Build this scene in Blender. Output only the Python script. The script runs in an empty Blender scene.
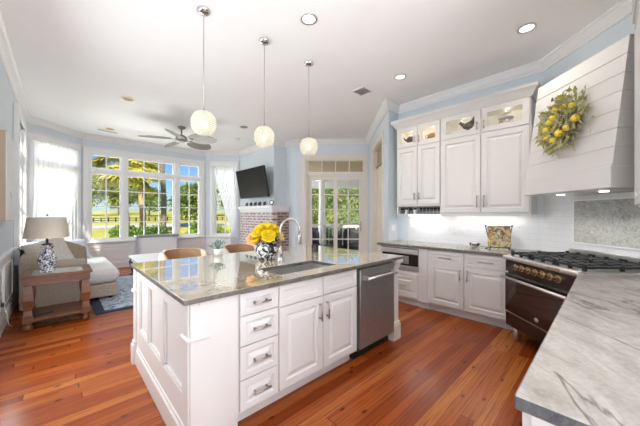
import bpy, bmesh, math, random
from mathutils import Vector, Matrix
from math import sin, cos, pi, radians as R

random.seed(7)
sc = bpy.context.scene
COL = sc.collection

# ------------------------------------------------------------------ camera, sky, sun, added fill lights, exposure
YAW = 46.5
cam_data = bpy.data.cameras.new('camera')
cam = bpy.data.objects.new('camera', cam_data)
COL.objects.link(cam)
cam.location = (0, 0, 1.38)
cam.rotation_euler = (R(90), 0, R(YAW - 90))
cam_data.sensor_fit = 'HORIZONTAL'
cam_data.sensor_width = 36.0
cam_data.lens = 275.0 / 640 * 36
cam_data.shift_y = 1.0 / 640
cam_data.clip_start = 0.02
cam_data.clip_end = 600
sc.camera = cam

world = bpy.data.worlds.new('daylight_sky')
sc.world = world
world.use_nodes = True
wn = world.node_tree
sky = wn.nodes.new('ShaderNodeTexSky')
sky.sky_type = 'NISHITA'
sky.sun_disc = False
sky.sun_elevation = R(42)
sky.sun_rotation = R(200)
sky.air_density = 1.0
sky.dust_density = 0.4
bg = wn.nodes['Background']
sky.ozone_density = 3.0
tint = wn.nodes.new('ShaderNodeMix'); tint.data_type = 'RGBA'; tint.blend_type = 'MULTIPLY'
tint.inputs[0].default_value = 1.0; tint.inputs[7].default_value = (0.62, 0.80, 1.0, 1)
wn.links.new(sky.outputs[0], tint.inputs[6]); wn.links.new(tint.outputs[2], bg.inputs[0])
bg.inputs[1].default_value = 0.085

def light(name, kind, loc, rot, energy, color=(1, 1, 1), **kw):
    d = bpy.data.lights.new(name, kind)
    d.energy = energy
    d.color = color
    for k, v in kw.items():
        setattr(d, k, v)
    o = bpy.data.objects.new(name, d)
    COL.objects.link(o)
    o.location = loc
    o.rotation_euler = rot
    return o

def aim(o, target):
    o.rotation_euler = (Vector(target) - o.location).to_track_quat('-Z', 'Y').to_euler()

sun = light('sun', 'SUN', (-20, -20, 30), (0, 0, 0), 6.0, (1.0, 0.93, 0.8), angle=R(1.0))
aim(sun, (-20 + 14, -20 + 24, 30 - 24))

# fill lights added just inside the side and back walls, no windows there
wl = light('fill_light_side', 'AREA', (-0.44, 2.9, 1.4), (0, 0, 0), 60, (0.90, 0.955, 1.0), shape='RECTANGLE', size=2.6, size_y=1.7)
aim(wl, (4.2, 2.2, 0.8))
wb = light('fill_light_back', 'AREA', (1.9, -4.3, 1.5), (0, 0, 0), 30, (0.90, 0.955, 1.0), shape='RECTANGLE', size=4.6, size_y=2.4)
aim(wb, (2.0, 1.5, 2.4))
# added uplights for the ceiling, indoors behind the camera and below the bay sills
ub_ = light('fill_uplight_back', 'AREA', (2.0, -2.2, 0.2), (0, 0, 0), 400, (0.90, 0.955, 1.0), shape='RECTANGLE', size=4.6, size_y=3.0)
aim(ub_, (2.0, -1.4, 3.3))
uf_ = light('fill_uplight_bay', 'AREA', (1.9, 10.5, -0.2), (0, 0, 0), 360, (0.98, 0.99, 1.0), shape='RECTANGLE', size=5.0, size_y=2.4)
aim(uf_, (1.9, 5.0, 3.3))
# added fill lights outside the bay windows, kept out of view
w4 = light('bay_fill_side', 'AREA', (-2.3, 6.9, 3.0), (0, 0, 0), 330, (0.90, 0.955, 1.0), shape='RECTANGLE', size=2.8, size_y=3.0)
aim(w4, (2.0, 6.6, 1.0))
w2 = light('bay_fill_corner', 'AREA', (-1.9, 10.2, 3.2), (0, 0, 0), 110, (0.90, 0.955, 1.0), shape='RECTANGLE', size=3.0, size_y=3.4)
aim(w2, (0.0, 8.2, 1.7))
w3 = light('bay_fill_fireplace', 'AREA', (5.6, 10.2, 4.8), (0, 0, 0), 170, (0.90, 0.955, 1.0), shape='RECTANGLE', size=2.6, size_y=2.6)
aim(w3, (3.6, 8.2, 1.7))
wf = light('bay_fill_far', 'AREA', (1.9, 11.4, 5.6), (0, 0, 0), 420, (0.90, 0.955, 1.0), shape='RECTANGLE', size=4.0, size_y=2.4)
aim(wf, (1.9, 7.5, 1.2))

sc.view_settings.view_transform = 'Standard'
sc.view_settings.look = 'None'
sc.view_settings.gamma = 1
sc.view_settings.use_curve_mapping = False
sc.view_settings.exposure = 0.56
sc.cycles.use_denoising = True
sc.cycles.max_bounces = 10
sc.cycles.diffuse_bounces = 6
sc.cycles.glossy_bounces = 4
sc.cycles.transparent_max_bounces = 16
sc.cycles.caustics_reflective = False
sc.cycles.caustics_refractive = False
sc.cycles.sample_clamp_indirect = 6

# ------------------------------------------------------------------ materials
class NT:
    def __init__(s, name):
        s.m = bpy.data.materials.new(name)
        s.m.use_nodes = True
        s.t = s.m.node_tree
        s.b = s.t.nodes['Principled BSDF']
        s.out = s.t.nodes['Material Output']
    def n(s, typ, **kw):
        x = s.t.nodes.new('ShaderNode' + typ)
        for k, v in kw.items():
            if k.startswith('i_'):
                key = k[2:]
                key = int(key) if key.isdigit() else key.replace('_', ' ')
                x.inputs[key].default_value = v
            else:
                setattr(x, k, v)
        return x
    def l(s, a, b):
        s.t.links.new(a, b)
    def math(s, op, a, b=None, c=None):
        x = s.t.nodes.new('ShaderNodeMath')
        x.operation = op
        for i, v in enumerate((a, b, c)):
            if v is None:
                continue
            if isinstance(v, (int, float)):
                x.inputs[i].default_value = v
            else:
                s.l(v, x.inputs[i])
        return x.outputs[0]
    def ramp(s, fac, stops, interp='LINEAR'):
        x = s.t.nodes.new('ShaderNodeValToRGB')
        x.color_ramp.interpolation = interp
        e = x.color_ramp.elements
        while len(e) < len(stops):
            e.new(0.5)
        for i, (p, c) in enumerate(stops):
            e[i].position = p
            e[i].color = (*c, 1) if len(c) == 3 else c
        s.l(fac, x.inputs[0])
        return x.outputs[0]
    def mix(s, fac, a, b, typ='MIX'):
        x = s.t.nodes.new('ShaderNodeMix')
        x.data_type = 'RGBA'
        x.blend_type = typ
        for sock, v in ((x.inputs[0], fac), (x.inputs[6], a), (x.inputs[7], b)):
            if isinstance(v, (int, float)):
                sock.default_value = v
            elif isinstance(v, tuple):
                sock.default_value = (*v, 1) if len(v) == 3 else v
            else:
                s.l(v, sock)
        return x.outputs[2]
    def coords(s, scale=(1, 1, 1), rot=(0, 0, 0), out='Object'):
        tc = s.n('TexCoord')
        mp = s.n('Mapping')
        mp.inputs['Scale'].default_value = scale
        mp.inputs['Rotation'].default_value = rot
        s.l(tc.outputs[out], mp.inputs[0])
        return mp.outputs[0]
    def noise(s, vec, scale, detail=4, rough=0.5, dist=0.0):
        x = s.n('TexNoise')
        x.inputs['Scale'].default_value = scale
        x.inputs['Detail'].default_value = detail
        x.inputs['Roughness'].default_value = rough
        x.inputs['Distortion'].default_value = dist
        s.l(vec, x.inputs['Vector'])
        return x.outputs[0]
    def bump(s, h, strength=0.3, dist=0.01):
        x = s.n('Bump')
        x.inputs['Strength'].default_value = strength
        x.inputs['Distance'].default_value = dist
        s.l(h, x.inputs['Height'])
        s.l(x.outputs[0], s.b.inputs['Normal'])

def pm(name, color, rough=0.5, metal=0.0, var=0.04, vscale=3.0, spec=None, emit=None, estr=1.0, sheen=0.0, bump=0.0, bscale=200.0, coat=0.0):
    """plain painted / metal / fabric material with a faint procedural variation"""
    k = NT(name)
    v = k.coords()
    f = k.noise(v, vscale, 3)
    lo = tuple(c * (1 - var) for c in color)
    hi = tuple(min(1, c * (1 + var)) for c in color)
    k.l(k.ramp(f, [(0.3, lo), (0.7, hi)]), k.b.inputs['Base Color'])
    k.b.inputs['Roughness'].default_value = rough
    k.b.inputs['Metallic'].default_value = metal
    if spec is not None:
        k.b.inputs['Specular IOR Level'].default_value = spec
    if sheen:
        k.b.inputs['Sheen Weight'].default_value = sheen
    if coat:
        k.b.inputs['Coat Weight'].default_value = coat
        k.b.inputs['Coat Roughness'].default_value = 0.1
    if emit:
        k.b.inputs['Emission Color'].default_value = (*emit, 1)
        k.b.inputs['Emission Strength'].default_value = estr
    if bump:
        k.bump(k.noise(v, bscale, 2), bump, 0.003)
    return k.m

def glass_mat(name, tint=(1, 1, 1), refl=1.0, rough=0.0):
    k = NT(name)
    tr = k.n('BsdfTransparent'); tr.inputs[0].default_value = (*tint, 1)
    gl = k.n('BsdfGlossy'); gl.inputs['Roughness'].default_value = rough
    fr = k.n('Fresnel'); fr.inputs[0].default_value = 1.45
    mx = k.n('MixShader')
    k.l(k.math('MULTIPLY', fr.outputs[0], refl), mx.inputs[0])
    k.l(tr.outputs[0], mx.inputs[1]); k.l(gl.outputs[0], mx.inputs[2])
    k.l(mx.outputs[0], k.out.inputs[0])
    return k.m

def floor_mat():
    k = NT('heart_pine_boards')
    tc = k.n('TexCoord')
    sp = k.n('SeparateXYZ'); k.l(tc.outputs['Object'], sp.inputs[0])
    x, y = sp.outputs[0], sp.outputs[1]
    W, Ln = 0.088, 2.6
    yr = k.math('DIVIDE', y, W)
    row = k.math('FLOOR', yr)
    wn1 = k.n('TexWhiteNoise', noise_dimensions='1D'); k.l(row, wn1.inputs['W'])
    xo = k.math('ADD', k.math('DIVIDE', x, Ln), k.math('MULTIPLY', wn1.outputs[0], 7.3))
    col = k.math('FLOOR', xo)
    idv = k.math('ADD', k.math('MULTIPLY', row, 13.17), k.math('MULTIPLY', col, 71.3))
    wn2 = k.n('TexWhiteNoise', noise_dimensions='1D'); k.l(idv, wn2.inputs['W'])
    base = k.ramp(wn2.outputs[0], [(0.0, (0.20, 0.034, 0.005)), (0.25, (0.29, 0.058, 0.008)), (0.6, (0.36, 0.082, 0.011)), (0.85, (0.44, 0.12, 0.018)), (1.0, (0.54, 0.18, 0.033))])
    # grain, stretched along each board and shifted board by board
    cb = k.n('CombineXYZ')
    k.l(k.math('ADD', k.math('MULTIPLY', x, 0.9), k.math('MULTIPLY', wn2.outputs[0], 50)), cb.inputs[0])
    k.l(k.math('MULTIPLY', y, 30.0), cb.inputs[1])
    g = k.noise(cb.outputs[0], 2.0, 6, 0.62, 0.6)
    c1 = k.mix(k.ramp(g, [(0.47, (0, 0, 0)), (0.66, (1, 1, 1))]), base, (0.10, 0.016, 0.004), 'MIX')
    # fac: keep only part of the grain
    c1 = k.mix(0.72, base, c1)
    # broad reddish / brown wash
    c1 = k.mix(k.math('MULTIPLY', k.noise(tc.outputs['Object'], 0.9, 2), 0.4), c1, (0.26, 0.045, 0.010))
    # knots
    mp = k.n('Mapping'); mp.inputs['Scale'].default_value = (1.5, 3.4, 1)
    k.l(tc.outputs['Object'], mp.inputs[0])
    vo = k.n('TexVoronoi', voronoi_dimensions='2D'); vo.inputs['Scale'].default_value = 1.7
    k.l(mp.outputs[0], vo.inputs['Vector'])
    ksep = k.n('SeparateColor'); k.l(vo.outputs['Color'], ksep.inputs[0])
    kn = k.math('MULTIPLY', k.ramp(vo.outputs['Distance'], [(0.03, (1, 1, 1)), (0.085, (0, 0, 0))]), k.math('GREATER_THAN', ksep.outputs[0], 0.62))
    c1 = k.mix(k.math('MULTIPLY', kn, 0.85), c1, (0.035, 0.010, 0.005))
    # joints
    fy = k.math('FRACT', yr)
    jy = k.math('LESS_THAN', k.math('MINIMUM', fy, k.math('SUBTRACT', 1, fy)), 0.014)
    fx = k.math('FRACT', xo)
    jx = k.math('LESS_THAN', k.math('MINIMUM', fx, k.math('SUBTRACT', 1, fx)), 0.0012)
    j = k.math('MAXIMUM', jy, jx)
    c1 = k.mix(k.math('MULTIPLY', j, 0.85), c1, (0.05, 0.012, 0.005))
    k.l(c1, k.b.inputs['Base Color'])
    k.b.inputs['Roughness'].default_value = 0.24
    k.b.inputs['Specular IOR Level'].default_value = 0.35
    k.bump(k.math('SUBTRACT', k.math('MULTIPLY', g, 0.15), j), 0.12, 0.004)
    return k.m

def stone_mat(name, light_c, mid_c, dark_c, vein_c, scale=1.0, rough=0.09, rotz=0.6, vein=0.7, stretch=(0.55, 2.0), spec=0.65, coat=0.0):
    k = NT(name)
    v = k.coords((1, 1, 1), (0, 0, rotz))
    mp = k.n('Mapping'); mp.inputs['Scale'].default_value = (stretch[0] * scale, stretch[1] * scale, 1.0 * scale)
    k.l(v, mp.inputs[0])
    warp = k.noise(mp.outputs[0], 1.3, 5, 0.6, 1.2)
    fine = k.noise(mp.outputs[0], 7.0, 8, 0.7, 0.8)
    speck = k.noise(v, 60.0, 3, 0.6)
    c = k.ramp(warp, [(0.30, light_c), (0.48, mid_c), (0.56, light_c), (0.68, dark_c), (0.85, mid_c)])
    c = k.mix(0.5, c, k.ramp(fine, [(0.35, dark_c), (0.6, light_c)]))
    c = k.mix(0.16, c, k.ramp(speck, [(0.4, dark_c), (0.6, light_c)]))
    # thin dark veins where a warped noise crosses its middle
    vn = k.noise(mp.outputs[0], 0.55, 6, 0.6, 1.8)
    band = k.math('ABSOLUTE', k.math('SUBTRACT', vn, 0.52))
    lines = k.ramp(band, [(0.0, (1, 1, 1)), (0.004, (0.7, 0.7, 0.7)), (0.018, (0, 0, 0))])
    c = k.mix(k.math('MULTIPLY', lines, vein), c, vein_c)
    k.l(c, k.b.inputs['Base Color'])
    k.b.inputs['Roughness'].default_value = rough
    k.b.inputs['Specular IOR Level'].default_value = spec
    if coat:
        k.b.inputs['Coat Weight'].default_value = coat
        k.b.inputs['Coat Roughness'].default_value = 0.02
        k.b.inputs['Coat IOR'].default_value = 1.5
    return k.m

def wood_mat(name, a, b, scale=(2, 14, 14), rough=0.35):
    k = NT(name)
    v = k.coords(scale)
    g = k.noise(v, 2.0, 6, 0.65, 1.0)
    k.l(k.ramp(g, [(0.3, a), (0.7, b)]), k.b.inputs['Base Color'])
    k.b.inputs['Roughness'].default_value = rough
    k.bump(g, 0.08, 0.003)
    return k.m

def tile_mat(name, c, grout, w=0.15, h=0.075, rough=0.18, axis='xz', msize=0.004, c2=None, rnd=0.0, bumpy=0.25):
    k = NT(name)
    tc = k.n('TexCoord'); sp = k.n('SeparateXYZ'); k.l(tc.outputs['Object'], sp.inputs[0])
    cb = k.n('CombineXYZ')
    k.l(sp.outputs['XYZ'.index(axis[0].upper())], cb.inputs[0]); k.l(sp.outputs['XYZ'.index(axis[1].upper())], cb.inputs[1])
    br = k.n('TexBrick')
    br.inputs['Scale'].default_value = 1.0
    br.inputs['Brick Width'].default_value = w
    br.inputs['Row Height'].default_value = h
    br.inputs['Mortar Size'].default_value = msize
    br.inputs['Mortar Smooth'].default_value = 0.3
    br.inputs['Color1'].default_value = (*c, 1)
    br.inputs['Color2'].default_value = (*(c2 or c), 1)
    br.inputs['Mortar'].default_value = (*grout, 1)
    k.l(cb.outputs[0], br.inputs['Vector'])
    colr = br.outputs['Color']
    if rnd:
        colr = k.mix(k.math('MULTIPLY', k.ramp(k.noise(tc.outputs['Object'], 9, 4, 0.7), [(0.42, (0, 0, 0)), (0.62, (1, 1, 1))]), rnd), colr, grout)
    k.l(colr, k.b.inputs['Base Color'])
    k.b.inputs['Roughness'].default_value = rough
    k.bump(k.math('SUBTRACT', 1, br.outputs['Fac']), bumpy, 0.004)
    return k.m

def rug_mat():
    k = NT('distressed_blue_rug')
    v = k.coords()
    a = k.noise(v, 3.2, 6, 0.7, 1.5)
    b = k.noise(v, 14, 5, 0.75, 0.8)
    c = k.ramp(a, [(0.32, (0.05, 0.12, 0.26)), (0.46, (0.17, 0.32, 0.52)), (0.52, (0.55, 0.58, 0.62)), (0.62, (0.25, 0.40, 0.58)), (0.75, (0.62, 0.62, 0.63))])
    c = k.mix(k.ramp(b, [(0.47, (0, 0, 0)), (0.55, (0.85, 0.85, 0.85))]), c, (0.68, 0.67, 0.66))
    c = k.mix(k.ramp(k.noise(v, 22, 4, 0.7, 1.0), [(0.54, (0, 0, 0)), (0.6, (0.8, 0.8, 0.8))]), c, (0.05, 0.075, 0.13))
    k.l(c, k.b.inputs['Base Color'])
    k.b.inputs['Roughness'].default_value = 0.95
    return k.m

def food_mat():
    k = NT('colourful_cover_photo')
    v = k.coords()
    vo = k.n('TexVoronoi'); vo.inputs['Scale'].default_value = 30
    k.l(v, vo.inputs['Vector'])
    f = k.noise(v, 22, 4, 0.6, 1.0)
    sp = k.n('SeparateColor'); k.l(vo.outputs['Color'], sp.inputs[0])
    c = k.ramp(sp.outputs[0], [(0.0, (0.16, 0.10, 0.09)), (0.25, (0.50, 0.24, 0.10)), (0.5, (0.66, 0.55, 0.16)), (0.7, (0.36, 0.40, 0.14)), (1.0, (0.62, 0.46, 0.38))])
    c = k.mix(k.ramp(f, [(0.45, (0, 0, 0)), (0.6, (1, 1, 1))]), c, (0.10, 0.07, 0.06))
    k.l(c, k.b.inputs['Base Color'])
    k.b.inputs['Roughness'].default_value = 0.3
    return k.m

def foliage_mat(name, a, b, c, scale=1.2):
    k = NT(name)
    v = k.coords()
    f = k.noise(v, scale, 5, 0.7)
    oi = k.n('ObjectInfo')
    col = k.ramp(f, [(0.3, a), (0.5, b), (0.7, c)])
    k.l(col, k.b.inputs['Base Color'])
    k.b.inputs['Roughness'].default_value = 0.6
    k.b.inputs['Specular IOR Level'].default_value = 0.2
    return k.m

def sheer_mat():
    k = NT('sheer_white_fabric')
    d = k.n('BsdfDiffuse'); d.inputs[0].default_value = (0.88, 0.88, 0.9, 1)
    t = k.n('BsdfTranslucent'); t.inputs[0].default_value = (0.95, 0.95, 0.97, 1)
    tr = k.n('BsdfTransparent')
    w = k.noise(k.coords((300, 300, 300)), 1.0, 1)
    m1 = k.n('MixShader'); m1.inputs[0].default_value = 0.6
    k.l(d.outputs[0], m1.inputs[1]); k.l(t.outputs[0], m1.inputs[2])
    m2 = k.n('MixShader'); k.l(k.math('ADD', k.math('MULTIPLY', w, 0.02), 0.01), m2.inputs[0])
    k.l(m1.outputs[0], m2.inputs[1]); k.l(tr.outputs[0], m2.inputs[2])
    k.l(m2.outputs[0], k.out.inputs[0])
    return k.m

def pendant_mat():
    """woven glass-bead shade of a lit lamp"""
    k = NT('lit_beaded_glass')
    v = k.coords()
    sp = k.n('SeparateXYZ'); k.l(v, sp.inputs[0])
    ang = k.math('ARCTAN2', sp.outputs[1], sp.outputs[0])
    rows = k.math('SINE', k.math('ADD', k.math('MULTIPLY', sp.outputs[2], 330.0), k.math('MULTIPLY', ang, 20.0)))
    cols = k.math('SINE', k.math('SUBTRACT', k.math('MULTIPLY', sp.outputs[2], 330.0), k.math('MULTIPLY', ang, 20.0)))
    h = k.math('MULTIPLY', k.math('ADD', rows, 1), k.math('ADD', cols, 1))
    gaps = k.ramp(h, [(0.0, (0.46, 0.44, 0.37)), (1.2, (0.76, 0.755, 0.70))])
    d = k.n('BsdfDiffuse'); k.l(gaps, d.inputs[0])
    t = k.n('BsdfTranslucent'); k.l(gaps, t.inputs[0])
    e = k.n('Emission'); k.l(k.mix(1.0, gaps, (1.0, 0.95, 0.80), 'MULTIPLY'), e.inputs[0]); e.inputs[1].default_value = 0.2
    tr = k.n('BsdfTransparent'); tr.inputs[0].default_value = (1, 0.98, 0.92, 1)
    m1 = k.n('MixShader'); m1.inputs[0].default_value = 0.5
    k.l(d.outputs[0], m1.inputs[1]); k.l(t.outputs[0], m1.inputs[2])
    m2 = k.n('MixShader'); m2.inputs[0].default_value = 0.16
    k.l(m1.outputs[0], m2.inputs[1]); k.l(tr.outputs[0], m2.inputs[2])
    a = k.n('AddShader'); k.l(m2.outputs[0], a.inputs[0]); k.l(e.outputs[0], a.inputs[1])
    k.l(a.outputs[0], k.out.inputs[0])
    return k.m

def pattern_mat(name, a, b, scale=18, rough=0.15, thr=0.5):
    k = NT(name)
    v = k.coords()
    f = k.noise(v, scale, 3, 0.6, 1.5)
    k.l(k.ramp(f, [(thr - 0.02, a), (thr + 0.02, b)]), k.b.inputs['Base Color'])
    k.b.inputs['Roughness'].default_value = rough
    return k.m

M = {}
M['wall'] = pm('pale_blue_wall_paint', (0.67, 0.725, 0.765), 0.75, var=0.012)
M['ceil'] = pm('white_ceiling_paint', (0.90, 0.895, 0.89), 0.85, var=0.01)
M['trim'] = pm('white_trim_paint', (0.84, 0.83, 0.82), 0.4, var=0.012)
M['cream'] = pm('cream_door_paint', (0.76, 0.69, 0.61), 0.4, var=0.015)
M['cab'] = pm('white_cabinet_paint', (0.69, 0.665, 0.64), 0.38, var=0.012)
M['cabi'] = pm('cream_cabinet_interior', (0.80, 0.77, 0.70), 0.5, var=0.02)
M['gap'] = pm('dark_joint', (0.12, 0.11, 0.10), 0.8)
M['floor'] = floor_mat()
M['stone'] = stone_mat('taupe_quartzite', (0.58, 0.49, 0.365), (0.47, 0.365, 0.235), (0.36, 0.27, 0.165), (0.15, 0.105, 0.07), 0.9, 0.05, 0.5, 0.5, (0.7, 1.6), 1.0, 1.0)
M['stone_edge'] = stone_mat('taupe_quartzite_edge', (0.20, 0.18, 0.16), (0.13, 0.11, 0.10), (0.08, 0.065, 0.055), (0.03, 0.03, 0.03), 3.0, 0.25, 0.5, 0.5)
M['stone2'] = stone_mat('grey_veined_quartzite', (0.45, 0.405, 0.36), (0.32, 0.28, 0.245), (0.215, 0.19, 0.17), (0.08, 0.05, 0.04), 1.8, 0.17, -0.65, 0.75, (0.55, 1.3), 0.6)
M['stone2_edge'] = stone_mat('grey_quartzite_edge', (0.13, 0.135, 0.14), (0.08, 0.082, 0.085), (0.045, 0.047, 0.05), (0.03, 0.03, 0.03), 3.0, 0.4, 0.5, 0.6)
M['steel'] = pm('brushed_stainless_steel', (0.66, 0.65, 0.63), 0.36, 1.0, var=0.06, vscale=30)
M['dsteel'] = pm('dark_stainless_steel', (0.36, 0.355, 0.35), 0.33, 0.75, var=0.05, vscale=20)
M['nickel'] = pm('satin_nickel', (0.45, 0.42, 0.39), 0.28, 1.0)
M['chrome'] = pm('polished_chrome', (0.75, 0.75, 0.75), 0.12, 1.0)
M['brass'] = pm('polished_brass', (0.72, 0.56, 0.36), 0.25, 1.0)
M['black'] = pm('black_enamel', (0.012, 0.012, 0.013), 0.3)
M['iron'] = pm('black_cast_iron', (0.018, 0.018, 0.02), 0.45, bump=0.2)
M['blackglass'] = pm('black_glass', (0.01, 0.008, 0.008), 0.05, spec=0.6)
M['maroon'] = pm('dark_maroon_enamel', (0.010, 0.006, 0.005), 0.14, coat=0.5)
M['ovenglass'] = pm('brown_oven_glass', (0.03, 0.018, 0.016), 0.03, spec=1.0)
M['screen'] = pm('black_tv_screen', (0.004, 0.004, 0.005), 0.45, spec=0.15)
M['splash'] = tile_mat('white_subway_tile', (0.78, 0.79, 0.81), (0.70, 0.705, 0.72), 0.20, 0.075, 0.2, 'xz', 0.003)
M['mosaic'] = None
M['brick'] = tile_mat('whitewashed_red_brick_lit', (0.30, 0.115, 0.075), (0.72, 0.69, 0.68), 0.215, 0.075, 0.85, 'xz', 0.016, (0.26, 0.14, 0.11), 0.85, 0.5)  # whitewash made heavier: strong window light on the front put into the colour
M['brick_shaded'] = tile_mat('whitewashed_red_brick_shaded', (0.30, 0.115, 0.075), (0.55, 0.50, 0.46), 0.215, 0.075, 0.85, 'xz', 0.012, (0.19, 0.085, 0.06), 0.30, 0.5)  # darker copy of the same brick, shade of the side put into its colour
M['glass'] = glass_mat('clear_window_glass', refl=0.5)
M['cabglass'] = glass_mat('clear_cabinet_glass', refl=0.7)
M['tumbler'] = glass_mat('clear_tumbler_glass', (0.9, 0.92, 0.93), 1.6)
M['sheer'] = sheer_mat()
M['pend'] = pendant_mat()
M['bulb'] = pm('lit_bulb', (1, 0.9, 0.7), 0.5, emit=(1.0, 0.85, 0.6), estr=3)
M['lens'] = pm('lit_downlight_lens', (1, 0.97, 0.9), 0.5, emit=(1.0, 0.96, 0.9), estr=0.9)
M['puck'] = pm('lit_puck_lens', (1, 0.97, 0.9), 0.5, emit=(1.0, 0.93, 0.8), estr=3)
M['sofa'] = pm('beige_chenille', (0.47, 0.40, 0.325), 0.95, var=0.16, vscale=45, sheen=0.2, bump=0.4, bscale=160)
M['sofaseat'] = pm('pale_seat_cotton', (0.72, 0.70, 0.68), 0.95, var=0.06, vscale=30, sheen=0.2)
M['cushion'] = pm('taupe_linen', (0.33, 0.26, 0.19), 0.95, var=0.10, vscale=60, bump=0.3)
M['cushion2'] = pm('light_taupe_linen', (0.70, 0.65, 0.59), 0.95, var=0.12, vscale=60, bump=0.3)
M['blanket'] = pm('white_woven_throw', (0.78, 0.77, 0.76), 0.95, var=0.05, vscale=40, bump=0.3)
M['throwgrey'] = pm('grey_blue_throw', (0.55, 0.56, 0.60), 0.95, var=0.1, vscale=40)
M['shade'] = pm('linen_lamp_shade', (0.57, 0.50, 0.42), 0.9, var=0.04, vscale=90)
M['tablewood'] = wood_mat('red_brown_table_wood', (0.07, 0.020, 0.006), (0.19, 0.062, 0.018))
M['tableglass'] = pm('mirrored_table_inlay', (0.55, 0.57, 0.58), 0.06, spec=1.0)
M['lampglass'] = pattern_mat('blue_white_patterned_ceramic', (0.07, 0.07, 0.12), (0.72, 0.72, 0.75), 30)
M['vase'] = pattern_mat('black_white_patterned_vase', (0.03, 0.03, 0.035), (0.74, 0.75, 0.78), 20)
M['rug'] = rug_mat()
M['rugborder'] = pm('navy_rug_border', (0.025, 0.04, 0.075), 0.95)
M['leather'] = pm('tan_leather', (0.31, 0.165, 0.075), 0.5, var=0.08, vscale=12)
M['creamfab'] = pm('cream_upholstery', (0.62, 0.53, 0.40), 0.8, var=0.05)
M['darkwood'] = pm('dark_cabriole_wood', (0.035, 0.03, 0.035), 0.35)
M['greywood'] = wood_mat('weathered_grey_wood', (0.20, 0.19, 0.185), (0.33, 0.31, 0.30))
M['rose'] = pm('yellow_petals', (0.92, 0.70, 0.02), 0.6, var=0.12, vscale=40)
M['peach'] = pm('peach_petals', (0.80, 0.45, 0.22), 0.6, var=0.1, vscale=40)
M['leaf'] = foliage_mat('green_leaves', (0.03, 0.07, 0.015), (0.06, 0.13, 0.03), (0.12, 0.2, 0.05), 20)
M['succ'] = foliage_mat('blue_green_leaves', (0.12, 0.22, 0.19), (0.2, 0.33, 0.29), (0.32, 0.45, 0.4), 20)
M['wleaf'] = foliage_mat('olive_wreath_leaves', (0.24, 0.24, 0.06), (0.44, 0.41, 0.14), (0.50, 0.38, 0.20), 14)
M['wleaf2'] = foliage_mat('grey_green_wreath_leaves', (0.30, 0.32, 0.16), (0.48, 0.48, 0.30), (0.52, 0.42, 0.34), 14)
M['lemon'] = pm('yellow_fruit_skin', (0.86, 0.64, 0.05), 0.45, var=0.1, vscale=30)
M['twig'] = pm('brown_twigs', (0.12, 0.075, 0.04), 0.9)
M['fanblade'] = wood_mat('grey_washed_blade', (0.20, 0.18, 0.165), (0.30, 0.28, 0.265))
M['white'] = pm('glossy_white', (0.80, 0.80, 0.80), 0.3)
M['gold'] = pm('brushed_gold_ring', (0.72, 0.55, 0.25), 0.3, 1.0)
M['canvas'] = pattern_mat('white_canvas_dark_strokes', (0.76, 0.75, 0.74), (0.25, 0.25, 0.3), 3.2, 0.8, 0.70)
M['frametan'] = pm('tan_wood_frame', (0.42, 0.33, 0.24), 0.6)
M['porchfloor'] = pm('grey_porch_boards', (0.34, 0.33, 0.32), 0.6)
M['porchceil'] = wood_mat('stained_porch_ceiling', (0.30, 0.19, 0.12), (0.45, 0.31, 0.22))
M['wicker'] = pm('black_wicker', (0.02, 0.02, 0.024), 0.6)
M['bark'] = pm('palm_bark', (0.42, 0.27, 0.17), 0.95, var=0.35, vscale=9)
M['bark2'] = pm('grey_bark', (0.20, 0.165, 0.15), 0.95, var=0.3, vscale=6)
M['frond'] = foliage_mat('palm_fronds', (0.10, 0.13, 0.02), (0.40, 0.37, 0.05), (0.62, 0.53, 0.10), 2.5)
M['tree'] = foliage_mat('oak_leaves', (0.07, 0.12, 0.025), (0.25, 0.31, 0.055), (0.46, 0.46, 0.11), 0.6)
M['tree2'] = foliage_mat('dark_tree_leaves', (0.045, 0.085, 0.02), (0.14, 0.21, 0.04), (0.30, 0.36, 0.08), 0.6)
M['shrub'] = foliage_mat('shrub_leaves', (0.05, 0.12, 0.02), (0.14, 0.26, 0.04), (0.30, 0.38, 0.07), 2.0)
def lawn_mat():
    k = NT('sunlit_lawn')
    v = k.coords()
    a = k.noise(v, 0.08, 4, 0.6); b = k.noise(v, 3, 4, 0.6)
    c = k.ramp(a, [(0.35, (0.30, 0.34, 0.055)), (0.55, (0.50, 0.47, 0.09)), (0.7, (0.36, 0.40, 0.07))])
    c = k.mix(0.3, c, k.ramp(b, [(0.35, (0.2, 0.24, 0.04)), (0.65, (0.6, 0.55, 0.15))]))
    k.l(c, k.b.inputs['Base Color']); k.b.inputs['Roughness'].default_value = 0.95
    return k.m
M['lawn'] = lawn_mat()
M['road'] = pm('pale_asphalt', (0.50, 0.50, 0.53), 0.9)
def mosaic_mat():
    k = NT('grey_pressed_metal_tile')
    v = k.coords()
    a = k.noise(v, 22, 5, 0.75, 2.0)
    b = k.noise(v, 5, 3, 0.6, 1.0)
    c = k.ramp(a, [(0.38, (0.26, 0.26, 0.245)), (0.5, (0.46, 0.46, 0.43)), (0.62, (0.56, 0.56, 0.53))])
    c = k.mix(0.25, c, k.ramp(b, [(0.4, (0.34, 0.34, 0.32)), (0.6, (0.6, 0.6, 0.57))]))
    k.l(c, k.b.inputs['Base Color']); k.b.inputs['Roughness'].default_value = 0.4
    k.bump(a, 0.5, 0.01)
    return k.m
M['mosaic'] = mosaic_mat()

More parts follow.
